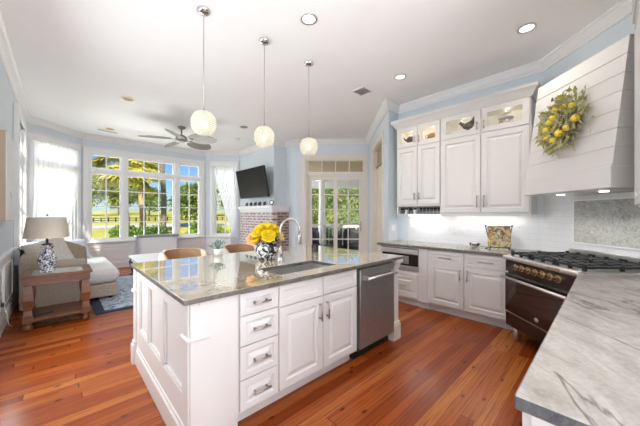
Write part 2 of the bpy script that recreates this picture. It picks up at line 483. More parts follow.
# ------------------------------------------------------------------ mesh helpers
class MB:
    def __init__(s):
        s.bm = bmesh.new()
        s.mats = []
        s.cur = 0
        s.smooth_faces = []
    def mat(s, m):
        if m not in s.mats:
            s.mats.append(m)
        s.cur = s.mats.index(m)
        return s
    def _f(s, vs, smooth=False):
        try:
            f = s.bm.faces.new(vs)
        except ValueError:
            return None
        f.material_index = s.cur
        f.smooth = smooth
        return f
    def box(s, x0, x1, y0, y1, z0, z1, bev=0.0, mtx=None, seg=1):
        co = [(x, y, z) for x in (x0, x1) for y in (y0, y1) for z in (z0, z1)]
        if mtx is not None:
            co = [mtx @ Vector(c) for c in co]
        v = [s.bm.verts.new(c) for c in co]
        fs = [s._f([v[i] for i in q]) for q in ((0, 1, 3, 2), (4, 6, 7, 5), (0, 4, 5, 1), (2, 3, 7, 6), (0, 2, 6, 4), (1, 5, 7, 3))]
        if bev:
            es = list({e for f in fs for e in f.edges})
            r = bmesh.ops.bevel(s.bm, geom=es, offset=bev, segments=seg, profile=0.5, affect='EDGES', clamp_overlap=True)
            for f in r['faces']:
                f.material_index = s.cur
                f.smooth = seg > 1
        return s
    def prism(s, poly, z0, z1, mtx=None):
        a = [Vector((p[0], p[1], z0)) for p in poly]
        b = [Vector((p[0], p[1], z1)) for p in poly]
        if mtx is not None:
            a = [mtx @ p for p in a]; b = [mtx @ p for p in b]
        a = [s.bm.verts.new(p) for p in a]; b = [s.bm.verts.new(p) for p in b]
        n = len(poly)
        s._f(list(reversed(a))); s._f(b)
        for i in range(n):
            s._f([a[i], a[(i + 1) % n], b[(i + 1) % n], b[i]])
        return s
    def tube(s, pts, r, n=8, closed=False, smooth=True):
        pts = [Vector(p) for p in pts]
        rs = r if isinstance(r, (list, tuple)) else [r] * len(pts)
        rings = []
        up = None
        N = len(pts)
        for i, p in enumerate(pts):
            if closed:
                t = pts[(i + 1) % N] - pts[i - 1]
            else:
                t = pts[min(i + 1, N - 1)] - pts[max(i - 1, 0)]
            t.normalize()
            if up is None:
                up = Vector((0, 0, 1)) if abs(t.z) < 0.9 else Vector((1, 0, 0))
            a = t.cross(up)
            if a.length < 1e-5:
                a = t.cross(Vector((0, 1, 0)))
            a.normalize()
            b = a.cross(t).normalized()
            up = b
            rings.append([s.bm.verts.new(p + rs[i] * (cos(2 * pi * k / n) * a + sin(2 * pi * k / n) * b)) for k in range(n)])
        m = N if closed else N - 1
        for i in range(m):
            A, B = rings[i], rings[(i + 1) % N]
            for k in range(n):
                s._f([A[k], A[(k + 1) % n], B[(k + 1) % n], B[k]], smooth)
        if not closed:
            s._f(list(reversed(rings[0]))); s._f(rings[-1])
        return s
    def lathe(s, prof, c=(0, 0, 0), n=20, sx=1.0, sy=1.0, smooth=True, cap=True):
        rings = []
        for r, z in prof:
            if r < 1e-5:
                rings.append([s.bm.verts.new((c[0], c[1], c[2] + z))])
            else:
                rings.append([s.bm.verts.new((c[0] + sx * r * cos(2 * pi * k / n), c[1] + sy * r * sin(2 * pi * k / n), c[2] + z)) for k in range(n)])
        for A, B in zip(rings, rings[1:]):
            if len(A) == 1 and len(B) == 1:
                continue
            for k in range(n):
                q = (k + 1) % n
                if len(A) == 1:
                    s._f([A[0], B[q], B[k]], smooth)
                elif len(B) == 1:
                    s._f([A[k], A[q], B[0]], smooth)
                else:
                    s._f([A[k], A[q], B[q], B[k]], smooth)
        if cap:
            if len(rings[0]) > 1: s._f(list(reversed(rings[0])))
            if len(rings[-1]) > 1: s._f(rings[-1])
        return s
    def ball(s, c, r, n=12, m=8, sq=(1, 1, 1), mtx=None):
        rings = []
        for i in range(m + 1):
            t = pi * i / m
            if i in (0, m):
                rings.append([Vector((0, 0, cos(t)))])
            else:
                rings.append([Vector((sin(t) * cos(2 * pi * k / n), sin(t) * sin(2 * pi * k / n), cos(t))) for k in range(n)])
        C = Vector(c)
        def put(p):
            q = Vector((p.x * r * sq[0], p.y * r * sq[1], p.z * r * sq[2]))
            if mtx is not None: q = mtx @ q
            return s.bm.verts.new(C + q)
        rings = [[put(p) for p in g] for g in rings]
        for A, B in zip(rings, rings[1:]):
            for k in range(n):
                q = (k + 1) % n
                if len(A) == 1: s._f([A[0], B[k], B[q]], True)
                elif len(B) == 1: s._f([A[q], A[k], B[0]], True)
                else: s._f([A[q], A[k], B[k], B[q]], True)
        return s
    def loops(s, x0, x1, z0, z1, seq):
        """nested rectangles in the x-z plane: seq of (inset, y); the last is filled"""
        rs = []
        for ins, y in seq:
            rs.append([s.bm.verts.new(c) for c in ((x0 + ins, y, z0 + ins), (x1 - ins, y, z0 + ins), (x1 - ins, y, z1 - ins), (x0 + ins, y, z1 - ins))])
        for A, B in zip(rs, rs[1:]):
            for k in range(4):
                s._f([A[k], A[(k + 1) % 4], B[(k + 1) % 4], B[k]])
        s._f(rs[-1])
        s._f(list(reversed(rs[0])))
        return s
    def grid(s, fn, nu, nv, smooth=True):
        v = [[s.bm.verts.new(fn(i / nu, j / nv)) for j in range(nv + 1)] for i in range(nu + 1)]
        for i in range(nu):
            for j in range(nv):
                s._f([v[i][j], v[i + 1][j], v[i + 1][j + 1], v[i][j + 1]], smooth)
        return s
    def leaf(s, p, d, up, L, W, fold=0.25):
        d = d.normalized()
        w = d.cross(up)
        if w.length < 1e-4: w = d.cross(Vector((1, 0, 0.3)))
        w.normalize(); u = w.cross(d)
        a = s.bm.verts.new(p); b = s.bm.verts.new(p + d * L * 0.45 + w * W * 0.5 + u * W * fold)
        c = s.bm.verts.new(p + d * L); e = s.bm.verts.new(p + d * L * 0.45 - w * W * 0.5 + u * W * fold)
        m = s.bm.verts.new(p + d * L * 0.5)
        s._f([a, b, m]); s._f([b, c, m]); s._f([a, m, e]); s._f([m, c, e])
        return s
    def build(s, name, m=None, parent=None, kind=None, loc=None, rotz=0.0, recalc=True):
        if recalc:
            bmesh.ops.recalc_face_normals(s.bm, faces=s.bm.faces)
        me = bpy.data.meshes.new(name)
        s.bm.to_mesh(me); s.bm.free()
        for q in (s.mats or [m]):
            me.materials.append(q)
        o = bpy.data.objects.new(name, me)
        COL.objects.link(o)
        if parent is not None: o.parent = parent
        if kind: o['kind'] = kind
        if loc is not None: o.location = loc
        if rotz: o.rotation_euler = (0, 0, rotz)
        return o

def tag(o, label, cat, group=None, kind=None):
    o['label'] = label; o['category'] = cat
    if group: o['group'] = group
    if kind: o['kind'] = kind
    return o

def thing(name, label, cat, loc=(0, 0, 0), rotz=0.0, group=None):
    o = bpy.data.objects.new(name, None)
    COL.objects.link(o)
    o.empty_display_size = 0.05
    o.location = loc; o.rotation_euler = (0, 0, rotz)
    return tag(o, label, cat, group)

def struct(name, mb, m=None, parent=None, **kw):
    return mb.build(name, m, parent, kind='structure' if parent is None else None, **kw)

def copy_tree(o, parent=None):
    c = o.copy(); COL.objects.link(c)
    if parent is not None: c.parent = parent
    for ch in list(o.children):
        copy_tree(ch, c)
    return c
def dup(o, loc, rotz=None, label=None, group=None, scale=None):
    c = copy_tree(o); c.location = loc
    if rotz is not None: c.rotation_euler = (0, 0, rotz)
    if label: c['label'] = label
    if group: c['group'] = group
    if scale: c.scale = (scale,) * 3 if not isinstance(scale, tuple) else scale
    return c

def frame2(p, q):
    """matrix with local x from p to q, local y to the RIGHT-hand outside -> here y = inward normal (left of p->q)"""
    p = Vector((*p, 0)); q = Vector((*q, 0)); d = (q - p).normalized(); n = Vector((-d.y, d.x, 0))
    return Matrix(((d.x, n.x, 0, p.x), (d.y, n.y, 0, p.y), (0, 0, 1, 0), (0, 0, 0, 1))), (q - p).length

def sweep(prof, path, closed=False):
    """sweep (inward offset, z) profile along a floor-plan path, interior on the left, mitred corners"""
    mb = MB()
    P = [Vector(p) for p in path]; n = len(P); rings = []
    for i in range(n):
        def nrm(a, b):
            d = (b - a).normalized(); return Vector((-d.y, d.x))
        if closed or 0 < i < n - 1:
            n1 = nrm(P[i - 1], P[i]); n2 = nrm(P[i], P[(i + 1) % n])
        elif i == 0: n1 = n2 = nrm(P[0], P[1])
        else: n1 = n2 = nrm(P[-2], P[-1])
        m = (n1 + n2); m = m / max(1e-6, m.dot(n1))
        rings.append([mb.bm.verts.new((P[i].x + m.x * o, P[i].y + m.y * o, z)) for o, z in prof])
    k = len(prof)
    for i in range(n if closed else n - 1):
        A, B = rings[i], rings[(i + 1) % n]
        for j in range(k):
            mb._f([A[j], B[j], B[(j + 1) % k], A[(j + 1) % k]])
    if not closed:
        mb._f(rings[0]); mb._f(list(reversed(rings[-1])))
    return mb

# ------------------------------------------------------------------ the room shell
H = 3.3
V = dict(a=(3.40, -0.48), b=(4.45, 0.57), c=(4.45, 2.64), d=(4.14, 2.64), e=(5.78, 4.28), f=(4.45, 5.61), g=(4.45, 6.05),
         h=(4.08, 6.05), i=(4.08, 7.92), j=(3.31, 8.69), k=(0.39, 8.69), l=(-0.5, 7.8), m=(-0.5, -4.5), n=(4.6, -4.5), o=(4.6, -0.6), p=(1.95, -0.6), q=(1.95, -0.48))
ROOM = [V[x] for x in 'abcdefghijklmnopq']

flr = MB(); flr.prism(ROOM, -0.12, 0.0); struct('floor', flr, M['floor'])
cl = MB(); cl.prism(ROOM, H, H + 0.15); struct('ceiling', cl, M['ceil'])

def wall(name, p, q, openings=(), m=None, thick=0.16, z0=0.0, z1=H, ext=0.0, start=0.0):
    """wall from p to q (interior on the left), openings as (s0, s1, z0, z1) from p"""
    mtx, Ln = frame2(p, q)
    mb = MB()
    s = start - ext
    for s0, s1, a, b in sorted(openings):
        mb.box(s, s0, -thick, 0, z0, z1, mtx=mtx)
        if a > z0: mb.box(s0, s1, -thick, 0, z0, a, mtx=mtx)
        if b < z1: mb.box(s0, s1, -thick, 0, b, z1, mtx=mtx)
        s = s1
    mb.box(s, Ln + ext, -thick, 0, z0, z1, mtx=mtx)
    return struct(name, mb, m or M['wall'])

WF = (0.03, 2.75, 0.70, 2.90)           # far window, measured from j towards k
wall('wall_right', V['q'], V['a'])
wall('wall_range', V['a'], V['b'])
wall('wall_cabinet', V['b'], V['c'])
st = MB(); st.prism([(4.45, 2.64), (4.45, 2.76), (4.262, 2.76), (4.14, 2.64)], 0.0, H); struct('wall_stub', st, M['wall'])
DO = (0.47, 1.58, 0.0, 2.84)            # cased doorway, from d
wall('wall_doorway', V['d'], V['e'], [DO], start=0.17)
DG = (0.09, 1.60, 0.0, 2.80)            # glazed door, from e
wall('wall_porch', V['e'], V['f'], [DG])
wall('wall_chimney_return', V['f'], V['g'])
wall('wall_chimney_side', V['g'], V['h'])
wall('wall_chimney', V['h'], V['i'], thick=0.3, start=0.16)
WR = (0.12, 0.84, 0.70, 2.90)           # from i
wall('wall_bay_right', V['i'], V['j'], [WR])
wall('wall_far', V['j'], V['k'], [(0.12, 2.80, 0.70, 2.90)])
WL = (0.13, 1.13, 0.70, 2.90)           # from k
wall('wall_bay_left', V['k'], V['l'], [WL])
WS = (0.30, 1.50, 0.70, 2.95)           # from l
wall('wall_left', V['l'], V['m'], [WS])
wall('wall_back', V['m'], V['n'])
wall('wall_pantry', V['n'], V['o'])
wall('wall_partition', V['o'], V['p'], thick=0.06)

# crown moulding, chair rail, baseboard
crown = [(0.0, H), (0.10, H), (0.10, H - 0.022), (0.082, H - 0.03), (0.05, H - 0.075), (0.022, H - 0.098), (0.022, H - 0.118), (0.0, H - 0.118)]
struct('trim_1', sweep(crown, ROOM, True), M['trim'])
rail = [(0.0, 0.53), (0.02, 0.54), (0.02, 0.61), (0.035, 0.625), (0.035, 0.65), (0.0, 0.655)]
struct('trim_2', sweep(rail, [V['i'], V['j'], V['k'], V['l']]), M['trim'])
raill = [(0.0, 0.80), (0.022, 0.81), (0.022, 0.85), (0.045, 0.865), (0.045, 0.885), (0.0, 0.89)]
struct('trim_3', sweep(raill, [(-0.5, 6.05), (-0.5, -4.4)]), M['trim'])
base = [(0.0, 0.0), (0.022, 0.0), (0.022, 0.13), (0.012, 0.165), (0.0, 0.17)]
struct('baseboard_bay', sweep(base, [V['i'], V['j'], V['k'], V['l'], V['m']]), M['trim'])
struct('baseboard_doorway', sweep(base, [V['c'], V['d'], (4.14 + 0.27, 2.64 + 0.27)]), M['trim'])
# white panelled dado below the rails
def dado(name, p, q, ztop, panels):
    mtx, Ln = frame2(p, q)
    mb = MB(); mb.box(0.0, Ln, 0.0, 0.008, 0.16, ztop, mtx=mtx)
    for s0, s1 in panels:
        for a, b, c, d in ((s0 + 0.022, s1 - 0.022, 0.24, 0.262), (s0 + 0.022, s1 - 0.022, ztop - 0.08, ztop - 0.058), (s0, s0 + 0.022, 0.24, ztop - 0.058), (s1 - 0.022, s1, 0.24, ztop - 0.058)):
            mb.box(a, b, 0.0, 0.02, c, d, mtx=mtx)
    struct(name, mb, M['trim'])
dado('trim_4', V['j'], V['k'], 0.54, [(0.1, 0.95), (1.05, 1.9), (2.0, 2.8)])
dado('trim_5', V['k'], V['l'], 0.54, [(0.1, 1.15)])
dado('trim_6', V['i'], V['j'], 0.54, [(0.1, 0.95)])
dado('trim_7', (-0.5, 7.8), (-0.5, 2.0), 0.80, [(1.9, 2.7), (2.8, 3.6), (3.7, 4.5)])

# ------------------------------------------------------------------ windows
def make_window(name, p, q, op, units, transom, rows, top_row=1):
    """units: list of (s0, s1, columns); one frame, glass per unit"""
    mtx, Ln = frame2(p, q)
    s0, s1, z0, z1 = op
    cw = 0.095
    fr = MB()
    for a, b, c, d, y1 in ((s0 - cw, s0, z0, z1 + cw, 0.03), (s1, s1 + cw, z0, z1 + cw, 0.03), (s0, s1, z1, z1 + cw, 0.03), (s0 - cw - 0.01, s1 + cw + 0.01, z1 + cw, z1 + cw + 0.025, 0.05)):
        fr.box(a, b, 0.0, y1, c, d, bev=0.006, mtx=mtx)
    t = 0.035
    for a, b, c, d in ((s0, s0 + t, z0, z1), (s1 - t, s1, z0, z1), (s0 + t, s1 - t, z1 - t, z1), (s0 + t, s1 - t, z0, z0 + t)):
        fr.box(a, b, -0.13, -0.001, c, d, mtx=mtx)
    root = struct(name, fr, M['trim'])
    si = MB(); si.box(s0 - cw - 0.02, s1 + cw + 0.02, 0.0, 0.07, z0 - 0.035, z0, bev=0.006, mtx=mtx)
    si.build('window_sill', M['trim'], root)
    y0, y1 = -0.10, -0.05
    prev = None
    for u0, u1, ncol in units:
        if prev is not None:
            mu = MB(); mu.box(prev, u0, -0.12, 0.012, z0, z1, bev=0.004, mtx=mtx); mu.build('mullion', M['trim'], root)
        prev = u1
        segs = [(z0 + t, transom - 0.045, rows), (transom + 0.045, z1 - t, top_row)] if transom else [(z0 + t, z1 - t, rows)]
        if transom:
            tb = MB(); tb.box(u0, u1, -0.12, 0.008, transom - 0.05, transom + 0.05, bev=0.004, mtx=mtx); tb.build('transom_bar', M['trim'], root)
        for a, b, nr in segs:
            sa = MB(); w = 0.038
            for e in ((u0, u0 + w, a, b), (u1 - w, u1, a, b), (u0 + w, u1 - w, a, a + w), (u0 + w, u1 - w, b - w, b)):
                sa.box(e[0], e[1], y0, y1, e[2], e[3], mtx=mtx)
            for c in range(1, ncol):
                x = u0 + w + (u1 - u0 - 2 * w) * c / ncol
                sa.box(x - 0.011, x + 0.011, y0 + 0.01, y1 - 0.005, a + w, b - w, mtx=mtx)
            for r in range(1, nr):
                z = a + w + (b - a - 2 * w) * r / nr
                sa.box(u0 + w, u1 - w, y0 + 0.012, y1 - 0.007, z - 0.011, z + 0.011, mtx=mtx)
            sash = sa.build('sash', M['trim'], root)
            g = MB(); g.box(u0 + w * 0.5, u1 - w * 0.5, -0.078, -0.073, a + w * 0.5, b - w * 0.5, mtx=mtx)
            g.build('window_pane', M['glass'], sash)
    return root

# far window: three units of 2, 3 and 2 columns (from j towards k, i.e. from the fireplace end)
make_window('window_1', V['j'], V['k'], (0.12, 2.80, 0.70, 2.90), [(0.15, 0.75, 2), (0.87, 2.02, 3), (2.13, 2.76, 2)], 2.45, 4)
make_window('window_2', V['k'], V['l'], WL, [(WL[0] + 0.03, WL[1] - 0.03, 2)], 2.45, 4)
make_window('window_3', V['i'], V['j'], WR, [(WR[0] + 0.03, WR[1] - 0.03, 2)], None, 5)
make_window('window_4', V['l'], V['m'], WS, [(WS[0] + 0.03, WS[1] - 0.03, 2)], 2.45, 4)
# the deep casing round the window of the wall at the sofa
cs = MB()
mtx, Ln = frame2(V['l'], V['m'])
for a, b, c, d in ((0.18, 0.31, 0.6, 3.06), (1.49, 1.62, 0.6, 3.06), (0.31, 1.49, 2.95, 3.06)):
    cs.box(a, b, 0.0, 0.06, c, d, bev=0.006, mtx=mtx)
struct('trim_8', cs, M['trim'])

# ------------------------------------------------------------------ glazed porch door and cased doorway
mtx, Ln = frame2(V['e'], V['f'])
fr = MB()
s0, s1, z0, z1 = DG
for a, b, c, d in ((s0 - 0.085, s0, 0, z1 + 0.11), (s1, s1 + 0.11, 0, z1 + 0.11), (s0, s1, z1, z1 + 0.11)):
    fr.box(a, b, 0.0, 0.03, c, d, bev=0.006, mtx=mtx)
for a, b, c, d in ((s0, s0 + 0.045, 0, z1), (s1 - 0.045, s1, 0, z1), (s0 + 0.045, s1 - 0.045, z1 - 0.04, z1), (s0 + 0.045, s1 - 0.045, 2.37, 2.47), (s0 + 0.045, s1 - 0.045, 0.0, 0.03)):
    fr.box(a, b, -0.14, -0.001, c, d, mtx=mtx)
door = struct('door_1', fr, M['cream'])
tr = MB()
for i in range(1, 4):
    x = s0 + 0.045 + (s1 - s0 - 0.09) * i / 4
    tr.box(x - 0.012, x + 0.012, -0.09, -0.05, 2.47, z1 - 0.04, mtx=mtx)
tr.build('transom_muntin', M['cream'], door)
g = MB(); g.box(s0 + 0.04, s1 - 0.04, -0.075, -0.07, 2.46, z1 - 0.03, mtx=mtx); g.build('transom_pane', M['glass'], door)
mid = (s0 + s1) / 2
def door_leaf(a, b, l_st, r_st):
    mb = MB()
    for e in ((a, a + l_st, 0.03, 2.37), (b - r_st, b, 0.03, 2.37), (a + l_st, b - r_st, 2.27, 2.37), (a + l_st, b - r_st, 0.03, 0.34)):
        mb.box(e[0], e[1], -0.09, -0.045, e[2], e[3], mtx=mtx)
    x = (a + l_st + b - r_st) / 2
    mb.box(x - 0.013, x + 0.013, -0.085, -0.05, 0.34, 2.27, mtx=mtx)
    for r in range(1, 5):
        z = 0.34 + 1.93 * r / 5
        mb.box(a + l_st, b - r_st, -0.083, -0.052, z - 0.013, z + 0.013, mtx=mtx)
    lf = mb.build('door_leaf', M['cream'], door)
    g = MB(); g.box(a + l_st - 0.01, b - r_st + 0.01, -0.07, -0.065, 0.33, 2.28, mtx=mtx); g.build('door_pane', M['glass'], lf)
    return lf
lf = door_leaf(s0 + 0.045, mid, 0.10, 0.05)
door_leaf(mid, s1 - 0.045, 0.05, 0.10)
hd = MB()
hd.box(s0 + 0.085, s0 + 0.125, -0.045, -0.035, 0.94, 1.20, bev=0.004, mtx=mtx)
hd.tube([mtx @ Vector(p) for p in ((s0 + 0.105, -0.035, 1.10), (s0 + 0.105, 0.0, 1.10), (s0 + 0.19, 0.005, 1.10))], 0.009)
hd.build('door_handle', M['nickel'], lf)

mtx, Ln = frame2(V['d'], V['e'])
s0, s1, z0, z1 = DO
fr = MB()
for a, b, c, d in ((s0 - 0.10, s0, 0, z1 + 0.10), (s1, s1 + 0.10, 0, z1 + 0.10), (s0, s1, z1, z1 + 0.10)):
    fr.box(a, b, 0.0, 0.025, c, d, bev=0.006, mtx=mtx)
for a, b, c, d in ((s0, s0 + 0.03, 0, z1), (s1 - 0.03, s1, 0, z1), (s0 + 0.03, s1 - 0.03, z1 - 0.03, z1)):
    fr.box(a, b, -0.158, -0.001, c, d, mtx=mtx)
door2 = struct('door_2', fr, M['cream'])
lf = MB(); lf.box(s0 + 0.03, s1 - 0.03, -0.13, -0.085, 0.02, 2.42, mtx=mtx)
for a, b in ((s0 + 0.14, s0 + 0.49), (s1 - 0.49, s1 - 0.14)):
    for c, d in ((0.2, 1.0), (1.15, 2.28)):
        lf.box(a, b, -0.09, -0.075, c, d, bev=0.008, mtx=mtx)
lf.build('door_leaf', M['cream'], door2)
tp = MB(); tp.box(s0 + 0.03, s1 - 0.03, -0.13, -0.09, 2.45, z1 - 0.03, mtx=mtx); tp.box(s0 + 0.03, s1 - 0.03, -0.15, -0.05, 2.42, 2.46, mtx=mtx)
tp.build('door_transom_panel', M['frametan'], door2)

# ------------------------------------------------------------------ tiled splashbacks
sb = MB(); sb.box(0, 1.86, 0.0, 0.012, 0.915, 1.372)
struct('trim_9', sb, M['splash'], loc=(4.45, 2.43, 0), rotz=R(-90))
# (local y points out of the wall's far side after the turn: the slab sits on its room side)
bpy.data.objects['trim_9'].location = (4.438, 2.43, 0)
sb = MB(); sb.box(0.004, 1.47, 0.0, 0.012, 0.915, 1.75)
o = struct('trim_10', sb, M['splash'], rotz=R(-135))
o.location = (4.45 - 0.0085, 0.57 + 0.0085, 0)

# chimney breast: brickwork and fireplace
br = MB()
br.mat(M['brick'])
# front faces -x : build in a frame whose x runs along -y
cm = MB().mat(M['brick'])
for a, b, c, d in ((0.0, 0.42, 0.03, 1.44), (1.30, 1.72, 0.03, 1.44), (0.42, 1.30, 0.80, 1.44)):
    cm.box(a, b, 0.0, 0.135, c, d)
cm.box(0.42, 1.30, 0.12, 0.135, 0.03, 0.80)
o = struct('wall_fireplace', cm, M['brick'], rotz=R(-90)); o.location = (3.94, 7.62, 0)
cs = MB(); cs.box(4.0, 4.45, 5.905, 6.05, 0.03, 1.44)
struct('wall_fireplace_side', cs, M['brick_shaded'])
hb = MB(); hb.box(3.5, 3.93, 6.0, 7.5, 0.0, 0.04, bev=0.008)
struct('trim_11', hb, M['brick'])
fb = MB(); fb.box(4.045, 4.06, 6.33, 7.19, 0.04, 0.80)
struct('trim_12', fb, M['black'])

# ------------------------------------------------------------------ outside: lawn, lane, porch
def gz(x, y):
    d = math.hypot(x, y)
    return -0.62 + 0.036 * max(0.0, d - 12.0) - 0.02 * max(0.0, d - 62.0)
gr = MB()
def ground(u, v):
    a = R(-25 + 190 * u); r = 9.3 + 170 * v ** 2.2
    x, y = r * cos(a), r * sin(a)
    return Vector((x, y, gz(x, y)))
gr.grid(ground, 60, 40, smooth=True)
struct('lawn', gr, M['lawn'])
rd = MB()
def lane(u, v):
    a = R(35 + 80 * u); r = 33.0 + 4.0 * v - 3 * u
    x, y = r * cos(a), r * sin(a)
    return Vector((x, y, gz(x, y) + 0.03))
rd.grid(lane, 40, 3); struct('road', rd, M['road'])

pf = MB(); pf.prism([(5.98, 4.42), (4.62, 5.75), (8.3, 9.4), (10.8, 6.9), (8.0, 4.2)], -0.14, -0.04)
struct('floor_porch', pf, M['porchfloor'])
pc = MB(); pc.prism([(5.98, 4.42), (4.62, 5.75), (8.3, 9.4), (10.8, 6.9), (8.0, 4.2)], 3.0, 3.1)
struct('ceiling_porch', pc, M['porchceil'])
bm_ = MB()
mtxp, Lp = frame2((9.6, 5.7), (6.6, 8.7))
bm_.box(-1.5, Lp + 1.2, 0, 0.2, 2.38, 3.0, mtx=mtxp)
struct('trim_13', bm_, M['white'])

# ------------------------------------------------------------------ cabinet helpers (local frame: x along the front, front faces -y, z up)
def panel_front(x0, x1, z0, z1, y=0.0, t=0.02, fw=0.055, raised=True):
    mb = MB()
    seq = [(0, y), (0, y - t + 0.003), (0.003, y - t), (fw, y - t), (fw + 0.008, y - t + 0.011)]
    if raised and min(x1 - x0, z1 - z0) > 2 * fw + 0.09:
        seq += [(fw + 0.02, y - t + 0.011), (fw + 0.045, y - t + 0.001), (fw + 0.047, y - t + 0.0005)]
    else:
        seq += [(fw + 0.012, y - t + 0.011)]
    mb.loops(x0, x1, z0, z1, seq)
    return mb
def pull(cx, cz, y, L=0.10, vert=False, r=0.0055):
    mb = MB()
    for s in (-1, 1):
        a = (cx, y, cz + s * L / 2) if vert else (cx + s * L / 2, y, cz)
        mb.tube([a, (a[0], y - 0.032, a[2])], r * 0.9, 8)
        mb.tube([(a[0], y - 0.002, a[2]), (a[0], y + 0.001, a[2])], r * 1.6, 8)
    e = L / 2 + 0.018
    mb.tube([(cx, y - 0.032, cz - e), (cx, y - 0.032, cz + e)] if vert else [(cx - e, y - 0.032, cz), (cx + e, y - 0.032, cz)], r * 1.25, 8)
    return mb
def add_drawer(root, x0, x1, z0, z1, y=0.0, handle=True, fw=0.04, L=0.09, name='drawer'):
    d = panel_front(x0, x1, z0, z1, y, fw=fw).build(name, M['cab'], root)
    if handle: pull((x0 + x1) / 2, (z0 + z1) / 2, y - 0.02, L).build('handle', M['nickel'], d)
    return d
def add_door(root, x0, x1, z0, z1, y=0.0, hx=None, hz=None, L=0.11, fw=0.06):
    d = panel_front(x0, x1, z0, z1, y, fw=fw).build('cabinet_door', M['cab'], root)
    if hx is not None: pull(hx, hz, y - 0.02, L, True).build('handle', M['nickel'], d)
    return d
def carcass(root, x0, x1, D, z0, z1, toe=True, y0=0.0, name='cabinet_body'):
    mb = MB(); mb.box(x0, x1, y0, D, z0, z1)
    b = mb.build(name, M['cab'], root)
    if toe:
        t = MB(); t.box(x0, x1, y0 + 0.075, D, 0.0, z0 + 0.002); t.build('toe_kick', M['cab'], root)
    return b

# ------------------------------------------------------------------ island (front faces -y at y = 1.625)
FY = 1.625
isl = thing('island_end_cabinet', 'white panelled end of the kitchen island below the near corner of its stone top', 'cabinet', (0.53, FY, 0))
W1, D1 = 0.293, 1.445
mb = MB(); mb.box(0.012, W1 - 0.001, 0.0, D1 - 0.01, 0.0, 0.884); mb.build('cabinet_body', M['cab'], isl)
# end face (faces -x): stiles, rails, recessed panels
ep = MB()
for a, b, c, d in ((0.0, 0.10, 0.16, 0.884), (0.50, 0.58, 0.16, 0.884), (0.93, 0.99, 0.16, 0.884), (D1 - 0.16, D1 - 0.06, 0.16, 0.884), (0.10, 0.50, 0.80, 0.884), (0.10, 0.50, 0.16, 0.33), (0.58, 0.93, 0.80, 0.884), (0.58, 0.93, 0.16, 0.33), (0.99, D1 - 0.16, 0.80, 0.884), (0.99, D1 - 0.16, 0.16, 0.33)):
    ep.box(-0.008, 0.0115, a, b, c, d)
for a, b in ((0.10, 0.50), (0.58, 0.93), (0.99, D1 - 0.16)):
    for e in ((a, a + 0.018, 0.33, 0.80), (b - 0.018, b, 0.33, 0.80), (a + 0.018, b - 0.018, 0.33, 0.348), (a + 0.018, b - 0.018, 0.782, 0.80)):
        ep.box(-0.003, 0.0115, *e)
ep.build('end_panel', M['cab'], isl)
bs = MB()
bs.box(-0.024, 0.013, -0.004, D1 - 0.05, 0.0, 0.14, bev=0.004)
bs.box(-0.014, 0.013, -0.002, D1 - 0.05, 0.14, 0.165, bev=0.004)
bs.box(0.0, 0.075, -0.016, 0.0, 0.0, 0.14, bev=0.004)
bs.build('base_moulding', M['cab'], isl)
fp = MB()
fp.box(0.0, W1 - 0.004, -0.014, 0.0, 0.10, 0.884, bev=0.003)
fp.box(0.05, 0.13, -0.02, -0.01, 0.86, 0.884)
fp.build('front_panel', M['cab'], isl)
mo = MB()
mo.box(-0.02, 0.112, -0.026, 0.10, 0.66, 0.682, bev=0.006)
mo.build('corner_band', M['cab'], isl)
pp = MB()
pp.box(-0.025, 0.09, D1 - 0.07, D1 + 0.005, 0.19, 0.884, bev=0.004)
pp.box(-0.045, 0.10, D1 - 0.08, D1 + 0.015, 0.0, 0.18, bev=0.006)
pp.box(-0.035, 0.10, D1 - 0.078, D1 + 0.012, 0.18, 0.21, bev=0.006)
pp.box(-0.04, 0.10, D1 - 0.078, D1 + 0.012, 0.655, 0.685, bev=0.006)
pp.build('corner_post', M['cab'], isl)

dr = thing('drawer_base_cabinet', 'white island cabinet with four stacked drawers and bar pulls', 'cabinet', (0.824, FY, 0))
carcass(dr, 0.0, 0.30, 0.60, 0.105, 0.884)
for a, b in ((0.73, 0.872), (0.536, 0.724), (0.322, 0.53), (0.122, 0.316)):
    add_drawer(dr, 0.006, 0.298, a, b)
sk = thing('sink_base_cabinet', 'white island cabinet with two doors under the sink', 'cabinet', (1.125, FY, 0))
carcass(sk, 0.0, 0.872, 0.60, 0.105, 0.68)
fr_ = MB(); fr_.box(0.0, 0.872, 0.0, 0.02, 0.68, 0.884); fr_.build('face_frame', M['cab'], sk)
add_drawer(sk, 0.005, 0.431, 0.722, 0.872, handle=False, name='false_front')
add_drawer(sk, 0.439, 0.866, 0.722, 0.872, handle=False, name='false_front')
add_door(sk, 0.005, 0.431, 0.122, 0.712, hx=0.395, hz=0.60)
add_door(sk, 0.439, 0.866, 0.122, 0.712, hx=0.475, hz=0.60)

dw = thing('dishwasher', 'stainless steel dishwasher built into the island beside the sink doors', 'dishwasher', (2.02, FY, 0))
mb = MB(); mb.box(0.0, 0.60, 0.0, 0.58, 0.09, 0.87); mb.build('tub', M['gap'], dw)
mb = MB(); mb.box(0.01, 0.595, -0.03, 0.0, 0.115, 0.862, bev=0.006, seg=2); dd = mb.build('dishwasher_door', M['dsteel'], dw)
mb = MB(); mb.tube([(0.05, -0.085, 0.775), (0.555, -0.085, 0.775)], 0.013, 10)
for x in (0.07, 0.535): mb.box(x - 0.02, x + 0.02, -0.09, -0.028, 0.757, 0.793, bev=0.004)
mb.build('handle', M['steel'], dd)
mb = MB(); mb.box(0.005, 0.60, 0.05, 0.5, 0.0, 0.09); mb.build('kick_plate', M['black'], dw)

